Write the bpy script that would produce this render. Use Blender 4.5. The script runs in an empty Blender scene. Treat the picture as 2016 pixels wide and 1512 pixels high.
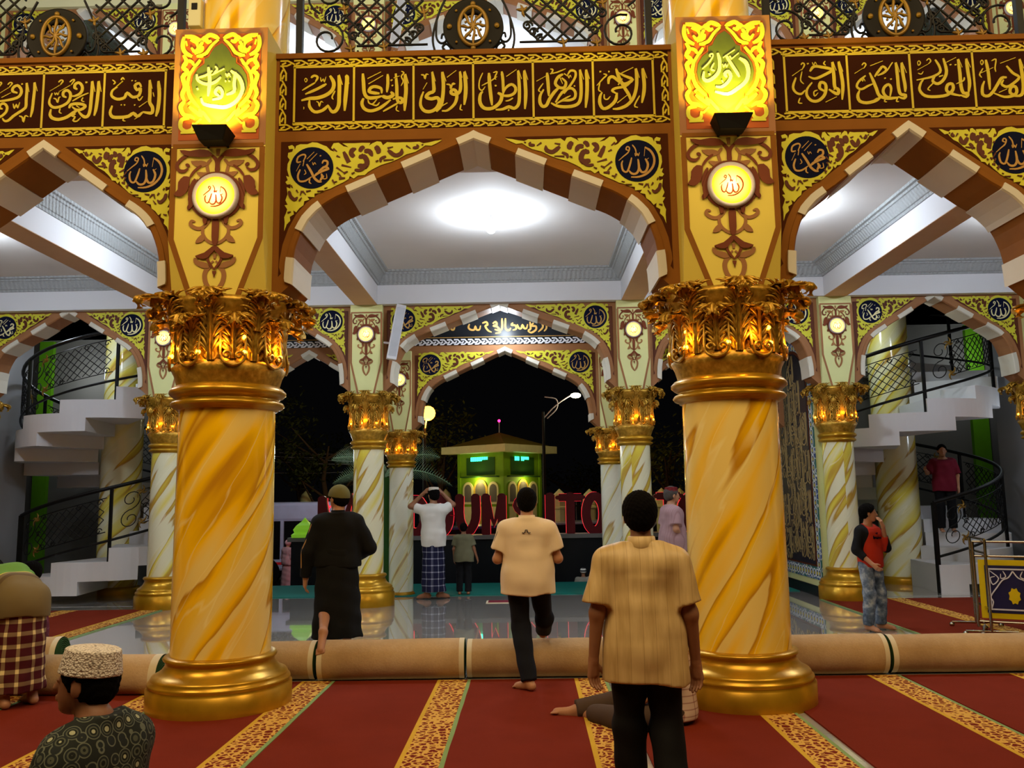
import bpy, math, random
import numpy as np
from mathutils import Vector, Matrix
from mathutils.geometry import tessellate_polygon
random.seed(4)
PI = math.pi
C = bpy.context.scene.collection
S = bpy.context.scene
# ------------------------------------------------------------------ camera
cam = bpy.data.cameras.new('camera'); co = bpy.data.objects.new('camera', cam); C.objects.link(co)
S.camera = co
cam.sensor_fit = 'HORIZONTAL'; cam.sensor_width = 36; cam.lens = 36*1681.6/2016
cam.clip_start = .05; cam.clip_end = 400
PITCH, ROLL, YAW = .1313, -.015, -.0176
cp, sp = math.cos(PITCH), math.sin(PITCH)
fw = Vector((math.sin(YAW)*cp, math.cos(YAW)*cp, sp)); rt = Vector((math.cos(YAW), -math.sin(YAW), 0)); up = rt.cross(fw)
R_ = rt*math.cos(ROLL)+up*math.sin(ROLL); U_ = -rt*math.sin(ROLL)+up*math.cos(ROLL)
co.matrix_world = Matrix(((R_.x, U_.x, -fw.x, 0), (R_.y, U_.y, -fw.y, 0), (R_.z, U_.z, -fw.z, 1.6), (0, 0, 0, 1)))
# ------------------------------------------------------------------ world: night sky
w = bpy.data.worlds.new('night'); S.world = w; w.use_nodes = True
w.node_tree.nodes['Background'].inputs[0].default_value = (.010, .010, .012, 1)
w.node_tree.nodes['Background'].inputs[1].default_value = .12
S.view_settings.view_transform = 'Standard'; S.view_settings.look = 'None'
S.view_settings.gamma = 1; S.view_settings.exposure = 0; S.view_settings.use_curve_mapping = False
# ------------------------------------------------------------------ large lights
def lamp(kind, name, loc, energy, col, size=.1, rot=None, aim=None, spot=None, blend=.5, sizey=None):
    l = bpy.data.lights.new(name, kind); l.energy = energy; l.color = col
    if kind == 'AREA':
        l.size = size
        if sizey: l.shape = 'RECTANGLE'; l.size_y = sizey
    else: l.shadow_soft_size = size
    if spot: l.spot_size = spot; l.spot_blend = blend
    o = bpy.data.objects.new(name, l); C.objects.link(o); o.location = loc
    if aim is not None: o.rotation_euler = (Vector(aim)-Vector(loc)).to_track_quat('-Z', 'Y').to_euler()
    return o
WARM = (1, .73, .38); COOL = (.80, .90, 1); AMBER = (1, .40, .04)
# unseen warm area lamps behind and above the camera, for the hall's general light
lamp('AREA', 'hall_light', (-.4, .8, 8.6), 420, WARM, 4.5, aim=(-.4, 6.5, 1.5))
lamp('AREA', 'hall_light', (-6.2, 2.5, 7.6), 240, WARM, 2.5, aim=(-3.2, 7, 2))
lamp('AREA', 'hall_light', (5.4, 2.5, 7.6), 190, WARM, 2.5, aim=(2.2, 7, 2))
BAYC = {'c': -.412, 'l': -4.06, 'r': 3.21, 'll': -7.2, 'rr': 6.33}
BAYS = (('c', 205), ('l', 200), ('r', 200), ('ll', 190), ('rr', 190))
LZ = 4.90
for k, e in BAYS:
    lamp('POINT', 'bay_light', (BAYC[k], 10.25, LZ), e, COOL, .10)
    lamp('POINT', 'gallery_light', (BAYC[k], 10.25, 9.45), e*.55, COOL, .10)
    lamp('POINT', 'gallery_light', (BAYC[k], 15.2, 9.3), e*.7, COOL, .12)

lamp('POINT', 'porch_fill', (-.37, 13.95, 4.45), 60, COOL, .1); lamp('POINT', 'porch_fill', (-2.9, 15.9, 3.6), 22, COOL, .1)  # unseen fill lamps, added to brighten the porch and the palm fronds
lamp('POINT', 'outdoor_light', (-5.2, 18.6, 2.6), 60, COOL, .15)  # added fill lamp with no visible source, brightens the parked van
# ------------------------------------------------------------------ helpers
def link(name, data, parent=None, loc=None, rot=None, scale=None, **p):
    o = bpy.data.objects.new(name, data); C.objects.link(o)
    if parent: o.parent = parent
    if loc is not None: o.location = loc
    if rot is not None: o.rotation_euler = rot
    if scale is not None: o.scale = scale
    for k, v in p.items():
        if v: o[k] = v
    return o
def thing(name, label, category, loc=(0, 0, 0), rz=0, group=None, parent=None):
    return link(name, None, parent, loc, (0, 0, rz), label=label, category=category, group=group)
def tag(o, label=None, category=None, group=None, kind=None):
    for k, v in (('label', label), ('category', category), ('group', group), ('kind', kind)):
        if v: o[k] = v
    return o
class MB:
    def __init__(s): s.v = []; s.f = []; s.sm = []
    def add(s, vs, fs, smooth=False):
        n = len(s.v); s.v += [tuple(v) for v in vs]
        for f in fs: s.f.append(tuple(i+n for i in f)); s.sm.append(smooth)
        return s
    def box(s, x0, x1, y0, y1, z0, z1, b=0):
        v = [(x, y, z) for x in (x0, x1) for y in (y0, y1) for z in (z0, z1)]
        return s.add(v, [(0, 1, 3, 2), (4, 6, 7, 5), (0, 4, 5, 1), (2, 3, 7, 6), (0, 2, 6, 4), (1, 5, 7, 3)])
    def lathe(s, prof, n=32, cx=0, cy=0, a0=0, a1=2*PI, smooth=True):
        full = abs(a1-a0-2*PI) < 1e-6; m = n if full else n+1; vs = []
        for r, z in prof:
            for i in range(m):
                a = a0+(a1-a0)*i/n; vs.append((cx+r*math.cos(a), cy+r*math.sin(a), z))
        fs = []
        for j in range(len(prof)-1):
            for i in range(n):
                k = (i+1) % m
                fs.append((j*m+i, j*m+k, (j+1)*m+k, (j+1)*m+i))
        s.add(vs, fs, smooth)
        return s
    def tube(s, pts, r, n=6, cap=True, smooth=True):
        pts = [Vector(p) for p in pts]; m = len(pts); vs = []; fs = []
        rr = r if isinstance(r, (list, tuple)) else [r]*m
        ref = None
        for i, p in enumerate(pts):
            d = (pts[min(i+1, m-1)]-pts[max(i-1, 0)]);
            if d.length < 1e-9: d = Vector((0, 0, 1))
            d.normalize()
            if ref is None: ref = Vector((0, 0, 1)) if abs(d.z) < .9 else Vector((1, 0, 0))
            a = d.cross(ref)
            if a.length < 1e-3: a = d.orthogonal()
            a.normalize(); b = a.cross(d); ref = b
            for k in range(n):
                t = 2*PI*k/n; vs.append(p+a*(rr[i]*math.cos(t))+b*(rr[i]*math.sin(t)))
        for i in range(m-1):
            for k in range(n): fs.append((i*n+k, i*n+(k+1) % n, (i+1)*n+(k+1) % n, (i+1)*n+k))
        s.add(vs, fs, smooth)
        if cap: s.add(vs[:n], [tuple(range(n))[::-1]]); s.add(vs[-n:], [tuple(range(n))])
        return s
    def sphere(s, c, r, n=12, m=8, sc=(1, 1, 1)):
        vs = []; fs = []
        for j in range(m+1):
            t = PI*j/m
            for i in range(n):
                a = 2*PI*i/n; vs.append((c[0]+r*sc[0]*math.sin(t)*math.cos(a), c[1]+r*sc[1]*math.sin(t)*math.sin(a), c[2]+r*sc[2]*math.cos(t)))
        for j in range(m):
            for i in range(n): fs.append((j*n+i, (j+1)*n+i, (j+1)*n+(i+1) % n, j*n+(i+1) % n))
        return s.add(vs, fs, True)
    def poly(s, pts, y, d=0, front=-1):
        """flat polygon in XZ at plane y, face toward -Y; d = thickness behind it"""
        tris = tessellate_polygon([[Vector((p[0], p[1], 0)) for p in pts]])
        n = len(pts); vs = [(p[0], y, p[1]) for p in pts]; fs = []
        for t in tris:
            a, b, c = (pts[i] for i in t); cr = (b[0]-a[0])*(c[1]-a[1])-(b[1]-a[1])*(c[0]-a[0])
            fs.append(tuple(t) if cr > 0 else tuple(t)[::-1])
        if d:
            vs += [(p[0], y+d, p[1]) for p in pts]
            ar = sum(pts[i][0]*pts[(i+1) % n][1]-pts[(i+1) % n][0]*pts[i][1] for i in range(n))
            for i in range(n):
                j = (i+1) % n; q = (i, i+n, j+n, j); fs.append(q if ar > 0 else q[::-1])
        return s.add(vs, fs)
    def stroke(s, pts, w, y, d=.004, taper=.5, sm=3, xs=1, zs=1, ox=0, oz=0):
        """painted pen stroke: a raised ribbon in the XZ plane"""
        p = np.array(pts, float); p[:, 0] = p[:, 0]*xs+ox; p[:, 1] = p[:, 1]*zs+oz
        p = crv(p, sm); n = len(p)
        t = np.gradient(p, axis=0); L = np.hypot(t[:, 0], t[:, 1])+1e-9; nx, nz = -t[:, 1]/L, t[:, 0]/L
        u = np.linspace(0, 1, n); hw = w/2*(1-(1-taper)*np.clip((u-.72)/.28, 0, 1)**1.5)*(1-(1-max(taper, .6))*np.clip((.12-u)/.12, 0, 1))
        vs = []; fs = []
        for i in range(n):
            for sg in (1, -1):
                vs.append((p[i, 0]+nx[i]*hw[i]*sg, y-.0009*u[i], p[i, 1]+nz[i]*hw[i]*sg))
                vs.append((p[i, 0]+nx[i]*hw[i]*sg, y+d, p[i, 1]+nz[i]*hw[i]*sg))
        for i in range(n-1):
            a = i*4; b = a+4
            fs += [(a, a+2, b+2, b), (a+1, a, b, b+1), (a+2, a+3, b+3, b+2)]
        fs += [(0, 1, 3, 2), ((n-1)*4, (n-1)*4+2, (n-1)*4+3, (n-1)*4+1)]
        return s.add(vs, fs)
    def mesh(s, name='mesh', mat=None):
        me = bpy.data.meshes.new(name); me.from_pydata(s.v, [], s.f)
        if any(s.sm): me.polygons.foreach_set('use_smooth', s.sm)
        if mat: me.materials.append(mat)
        me.update(); return me
    def obj(s, name, mat, parent=None, loc=None, rot=None, scale=None, **p):
        return link(name, s.mesh(name, mat), parent, loc, rot, scale, **p)
def crv(p, sub=3):
    """Catmull-Rom smoothing of a polyline (n,k)"""
    p = np.array(p, float)
    if len(p) < 3 or sub < 2: return p
    q = np.vstack([2*p[0]-p[1], p, 2*p[-1]-p[-2]]); out = []
    for i in range(1, len(q)-2):
        for k in range(sub):
            t = k/sub; a, b, c, d = q[i-1], q[i], q[i+1], q[i+2]
            out.append(.5*((2*b)+(c-a)*t+(2*a-5*b+4*c-d)*t*t+(3*b-a-3*c+d)*t**3))
    out.append(p[-1]); return np.array(out)
def parse(t):
    out = []
    for st in t.split(';'):
        a = st.split(); out.append((float(a[0])/1000, [tuple(float(v)/1000 for v in q.split(',')) for q in a[1:]]))
    return out
def bevel(o, w, n=2):
    m = o.modifiers.new('bevel', 'BEVEL'); m.width = w; m.segments = n; m.limit_method = 'ANGLE'; return o
def dup_tree(o, parent=None):
    c = o.copy(); C.objects.link(c); c.parent = parent
    for ch in list(o.children): dup_tree(ch, c)
    return c

# ------------------------------------------------------------------ materials
def lin(h):
    if isinstance(h, str):
        c = [int(h[i:i+2], 16)/255 for i in (0, 2, 4)]
    else: c = [x/255 for x in h]
    return tuple((x/12.92 if x <= .04045 else ((x+.055)/1.055)**2.4) for x in c)+(1,)
class N:
    def __init__(s, name):
        s.m = bpy.data.materials.new(name); s.m.use_nodes = True; s.t = s.m.node_tree; s.b = s.t.nodes['Principled BSDF']
    def n(s, typ, **k):
        nd = s.t.nodes.new(typ)
        for a, v in k.items(): setattr(nd, a, v)
        return nd
    def l(s, a, b): s.t.links.new(a, b)
    def math(s, op, a, b=None, c=None):
        nd = s.n('ShaderNodeMath', operation=op)
        for i, x in enumerate((a, b, c)):
            if x is None: continue
            if isinstance(x, (int, float)): nd.inputs[i].default_value = x
            else: s.l(x, nd.inputs[i])
        return nd.outputs[0]
    def coord(s, kind='Object'): return s.n('ShaderNodeTexCoord').outputs[kind]
    def sep(s, v):
        nd = s.n('ShaderNodeSeparateXYZ'); s.l(v, nd.inputs[0]); return nd.outputs
    def comb(s, x, y, z):
        nd = s.n('ShaderNodeCombineXYZ')
        for i, q in enumerate((x, y, z)):
            if isinstance(q, (int, float)): nd.inputs[i].default_value = q
            else: s.l(q, nd.inputs[i])
        return nd.outputs[0]
    def noise(s, vec, scale, detail=3, rough=.5, dist=0):
        nd = s.n('ShaderNodeTexNoise'); s.l(vec, nd.inputs['Vector']); nd.inputs['Scale'].default_value = scale
        nd.inputs['Detail'].default_value = detail; nd.inputs['Roughness'].default_value = rough; nd.inputs['Distortion'].default_value = dist
        return nd.outputs['Fac']
    def ramp(s, fac, stops, interp='LINEAR'):
        nd = s.n('ShaderNodeValToRGB'); s.l(fac, nd.inputs[0]); r = nd.color_ramp; r.interpolation = interp
        while len(r.elements) < len(stops): r.elements.new(.5)
        for e, (p, c) in zip(r.elements, stops): e.position = p; e.color = lin(c) if not isinstance(c, float) else (c, c, c, 1)
        return nd.outputs[0]
    def mix(s, fac, a, b, mode='MIX'):
        nd = s.n('ShaderNodeMix', data_type='RGBA', blend_type=mode)
        for i, q in ((0, fac), (6, a), (7, b)):
            if isinstance(q, (int, float)): nd.inputs[i].default_value = q
            elif isinstance(q, (str, tuple)): nd.inputs[i].default_value = lin(q) if isinstance(q, str) else q
            else: s.l(q, nd.inputs[i])
        return nd.outputs[2]
    def bump(s, h, strength=.3, dist=.01):
        nd = s.n('ShaderNodeBump'); nd.inputs['Strength'].default_value = strength; nd.inputs['Distance'].default_value = dist
        s.l(h, nd.inputs['Height']); s.l(nd.outputs[0], s.b.inputs['Normal'])
    def col(s, c):
        if isinstance(c, (str, tuple)): s.b.inputs['Base Color'].default_value = lin(c)
        else: s.l(c, s.b.inputs['Base Color'])
        return s
    def set(s, rough=.5, metal=0, spec=.5, coat=0):
        s.b.inputs['Roughness'].default_value = rough; s.b.inputs['Metallic'].default_value = metal
        s.b.inputs['Specular IOR Level'].default_value = spec; s.b.inputs['Coat Weight'].default_value = coat; return s
def plain(name, c, rough=.6, metal=0, spec=.2, var=.06, scale=6, coat=0, bump=0):
    a = N(name); a.set(rough, metal, spec, coat)
    co_ = a.coord(); f = a.noise(co_, scale, 4)
    h = lin(c); d = tuple(max(0, x*(1-var*3)) for x in h[:3])+(1,)
    a.col(a.mix(f, d, tuple(min(1, x*(1+var)) for x in h[:3])+(1,)))
    if bump: a.bump(a.noise(co_, scale*12, 3), bump, .004)
    return a.m
def emis(name, c, strength):
    a = N(name); a.col(c if isinstance(c, str) else c); a.b.inputs['Emission Color'].default_value = lin(c); a.b.inputs['Emission Strength'].default_value = strength
    return a.m
M = {}
M['soffit'] = plain('soffit_bounce_tan', 'c4a284', .7, var=.03)  # tan colour stands in for warm light bounced up onto the beams
M['brown'] = plain('mid_brown_paint', '9a6a44', .6)
M['brown_warmlit'] = plain('warm_lit_brown', '86551f', .75, spec=.08); M['brown_dk_warmlit'] = plain('warm_lit_dark_brown', '48230c', .8, var=.04, spec=.05)  # near copies of the arcade browns, amber hall light mixed into the colour
M['brown_dk'] = plain('dark_brown_paint', '5a2c18', .6, var=.04)
M['tile_bg'] = plain('deep_brown_paint', '35180a', .8, var=.05, spec=.05)
M['cream'] = plain('cream_paint', 'd8d6ac', .6, var=.02, scale=3)
M['lime'] = plain('pale_lime_paint', 'd9dc9c', .6, var=.03, scale=3)
M['ornament'] = plain('lime_yellow_paint', 'd0cc3a', .55, var=.05)
M['gilt_paint'] = plain('gold_yellow_paint', 'd2bb26', .5, var=.1)
M['navy'] = plain('navy_paint', '12162f', .8, spec=.05)
M['ivory'] = plain('ivory_paint', 'e9e2ac', .5)
M['tan'] = plain('tan_gold_paint', 'b98f4a', .5)
M['block'] = plain('off_white_block_paint', 'cfcabb', .6, var=.02)
M['orange_p'] = plain('orange_brown_paint', 'a8501a', .6)
M['green_p'] = plain('dark_green_paint', '4b5626', .5, var=.12, scale=9)
M['flower_dk'] = plain('red_brown_paint', '6e3418', .6)
M['flower_md'] = plain('soft_brown_paint', '97683e', .6)
M['white'] = plain('white_plaster', 'd6d6da', .7, var=.02, scale=1.2)
M['ceil'] = plain('white_ceiling_plaster', 'd2cfcd', .8, var=.05, scale=.9)
M['grey_wall'] = plain('grey_plaster', '9b9b9e', .8, var=.08, scale=.8)
M['dgrey_wall'] = plain('dark_grey_plaster', '6b675f', .8, var=.06, scale=.8)
M['green_stripe'] = plain('leaf_green_paint', '5f9a12', .6)
M['iron'] = plain('black_iron', '080707', .5, 0, .25)
M['iron_gold'] = plain('gilded_iron', '8a6a26', .45, .4, .4, var=.12, scale=30)
M['chrome'] = plain('chrome', 'b9b6ae', .15, 1)
M['disc_lamp_rim'] = plain('lamp_rim_grey', 'b9b0b4', .4)
a = N('lit_lamp_face'); x, y, z = a.sep(a.coord()); rr_ = a.math('SQRT', a.math('ADD', a.math('MULTIPLY', x, x), a.math('MULTIPLY', z, z)))
c_ = a.ramp(a.math('MULTIPLY', rr_, 6), [(0, 'fff2a8'), (.45, 'ffe26a'), (.9, 'ffb400')]); a.l(c_, a.b.inputs['Emission Color']); a.l(c_, a.b.inputs['Base Color']); a.b.inputs['Emission Strength'].default_value = 2.0; M['lamp_face'] = a.m
M['panel_floodlit'] = plain('flood_yellowed_lime', 'dec95a', .6, var=.03, scale=3)  # lime pier paint yellowed to carry the spill of the floodlights
M['lamp_red'] = plain('orange_red_print', '9a3208', .6)
M['bulb'] = emis('amber_bulb', 'ffb020', 28)
M['bulb_white'] = emis('cool_white_bulb', 'e8f2ff', 40)
M['black_box'] = plain('black_lamp_housing', '0e0b06', .6, 0, .2)
M['granite'] = plain('dark_stone_tiles', '14171b', .35)
M['teal'] = plain('teal_mat', '0f6f66', .8)
M['ground'] = plain('wet_asphalt', '3a3f41', .35, var=.15, scale=2)
a = N('gold_leaf_metal'); a.set(.38, .6, .5); a.col(a.ramp(a.noise(a.coord(), 22, 4), [(.3, '93701c'), (.55, 'ba8e2c'), (.75, 'd6ae4a')])); a.bump(a.noise(a.coord(), 60, 2), .25, .004); M['gold'] = a.m
a = N('gold_satin_paint'); a.set(.30, .55, .5); a.col(a.ramp(a.noise(a.coord(), 5, 4), [(.3, 'ab7f14'), (.7, 'c8981f')])); M['gold_s'] = a.m
def marble(name, cols, seed=0, k=1.0, kz=1.25):
    a = N(name); a.set(.16, 0, .5, .25)
    x, y, z = a.sep(a.coord())
    ang = a.math('ARCTAN2', x, a.math('MULTIPLY', y, -1)); s_ = a.math('MULTIPLY', ang, k)
    d = a.math('SUBTRACT', a.math('MULTIPLY', s_, 1.25), a.math('MULTIPLY', z, kz))
    al = a.math('ADD', a.math('MULTIPLY', s_, .25), a.math('MULTIPLY', z, .55))
    al = a.math('MULTIPLY', al, .35); v = a.comb(a.math('ADD', d, seed*3.7), al, seed*1.3)
    wob = a.noise(v, 2.0, 4, .55)
    v2 = a.comb(a.math('ADD', a.math('ADD', d, seed*3.7), a.math('MULTIPLY', wob, .45)), a.math('MULTIPLY', al, .8), seed*.7)
    n1 = a.noise(v2, 1.75, 2, .4)
    c = a.ramp(n1, [(.33, cols[0]), (.40, cols[2]), (.45, cols[1]), (.493, cols[3]), (.505, cols[0]), (.57, cols[0]), (.65, cols[1]), (.70, cols[3]), (.708, cols[2])])
    n2 = a.noise(v2, 2.4, 2, .5)
    vein = a.ramp(a.math('ABSOLUTE', a.math('SUBTRACT', n2, .5)), [(0, 1.0), (.012, 0.0)])
    c = a.mix(a.math('MULTIPLY', vein, .45), c, cols[4])
    a.col(c); return a.m
MC = ('e9e6c4', 'e6d552', 'e6dd96', 'b58a3a', 'fbf6dd')
M['marbleL'] = marble('painted_marble_near', ('f3d67c', 'fdc606', 'f8ce40', 'c2881a', 'fdf0b0'), 1, .40, .84)  # near marble palette, the amber light on it put into the yellow
M['marbleR'] = marble('painted_marble_warm_lit_b', ('f3d67c', 'fdc606', 'f8ce40', 'c2881a', 'fdf0b0'), 4.3, .40, .84)
M['marble'] = marble('painted_marble_far', MC, 2.2, .36, 1.25)
M['marble2'] = marble('painted_marble_pale', ('e3e4d2', 'e2dca0', 'd9dcc4', 'b2925a', 'f4f2dd'), 6.1, .34, 1.3)
# floor tiles
a = N('polished_grey_floor_tile'); a.set(.05, 0, .8, 1.0); a.b.inputs['Coat Roughness'].default_value = .02; a.b.inputs['Coat IOR'].default_value = 1.75
co_ = a.coord(); br = a.n('ShaderNodeTexBrick', offset=0.0); a.l(co_, br.inputs['Vector']); br.inputs['Scale'].default_value = 1
br.inputs['Brick Width'].default_value = .6; br.inputs['Row Height'].default_value = .6; br.inputs['Mortar Size'].default_value = .0015
br.inputs['Color1'].default_value = lin('b2b2b0'); br.inputs['Color2'].default_value = lin('b6b6b4'); br.inputs['Mortar'].default_value = lin('8d8d8b')
a.col(a.mix(a.math('MULTIPLY', a.noise(co_, 1.5, 3), .35), br.outputs[0], '8e9294')); M['floor'] = a.m
# red carpet + floral border
a = N('red_carpet_pile'); a.set(.95, 0, .1); co_ = a.coord()
f = a.noise(co_, 2.5, 5, .6); a.col(a.mix(f, '68200f', '7a2916')); a.bump(a.noise(co_, 320, 2), .8, .004); M['red'] = a.m
def floral(name, bg, fg, sc):
    a = N(name); a.set(.95, 0, .1); co_ = a.coord()
    nn = a.n('ShaderNodeTexNoise'); a.l(co_, nn.inputs['Vector']); nn.inputs['Scale'].default_value = 14
    vm = a.n('ShaderNodeVectorMath', operation='MULTIPLY_ADD'); a.l(nn.outputs['Color'], vm.inputs[0]); vm.inputs[1].default_value = (.05, .05, .05); a.l(co_, vm.inputs[2])
    vo = a.n('ShaderNodeTexVoronoi', feature='DISTANCE_TO_EDGE'); a.l(vm.outputs[0], vo.inputs['Vector']); vo.inputs['Scale'].default_value = sc
    f1 = a.math('LESS_THAN', vo.outputs['Distance'], .13)
    vo2 = a.n('ShaderNodeTexVoronoi'); a.l(vm.outputs[0], vo2.inputs['Vector']); vo2.inputs['Scale'].default_value = sc*1.6
    f2 = a.math('LESS_THAN', vo2.outputs['Distance'], .22)
    a.col(a.mix(a.math('MAXIMUM', f1, f2), bg, fg)); a.bump(a.noise(co_, 260, 2), .6, .004); return a.m
M['floral'] = floral('floral_carpet_border', '702212', 'cfa24e', 19)
M['gold_edge'] = plain('yellow_carpet_edge', 'c9a12f', .95, bump=.5)
M['green_edge'] = plain('green_carpet_edge', '7f9a62', .95, bump=.5)
a = N('jute_carpet_backing'); a.set(.95, 0, .1); co_ = a.coord()
f = a.noise(co_, 1.6, 5, .65); f2 = a.noise(co_, 60, 3, .7)
a.col(a.mix(a.math('MULTIPLY', f2, .35), a.ramp(f, [(.3, 'ab8d66'), (.55, 'c2a57e'), (.75, 'd0b592')]), '806445')); a.bump(f2, .5, .006); M['jute'] = a.m
M['binding'] = plain('cream_binding_tape', 'd9cdb0', .9)
M['roll_end'] = plain('rolled_green_pile', '2d4a22', .95, bump=.6)
# calligraphy carved panel
M['panel_navy'] = plain('dark_carved_board', '20222f', .45, var=.1, scale=20)
M['panel_gold'] = plain('dull_gold_relief', 'a08a5c', .45)
def cell_border(name):
    a = N(name); a.set(.45, 0, .5); co_ = a.coord(); x, y, z = a.sep(co_)
    vo = a.n('ShaderNodeTexVoronoi'); a.l(co_, vo.inputs['Vector']); vo.inputs['Scale'].default_value = 9
    a.col(a.ramp(vo.outputs['Distance'], [(.0, 'd8c83a'), (.16, 'c8d8d8'), (.24, '2a4a86'), (.40, '2e4f96'), (.47, 'd8dede'), (.55, '2c6a6a')], 'CONSTANT')); return a.m
M['tile_border'] = cell_border('blue_white_tile_border')

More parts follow.
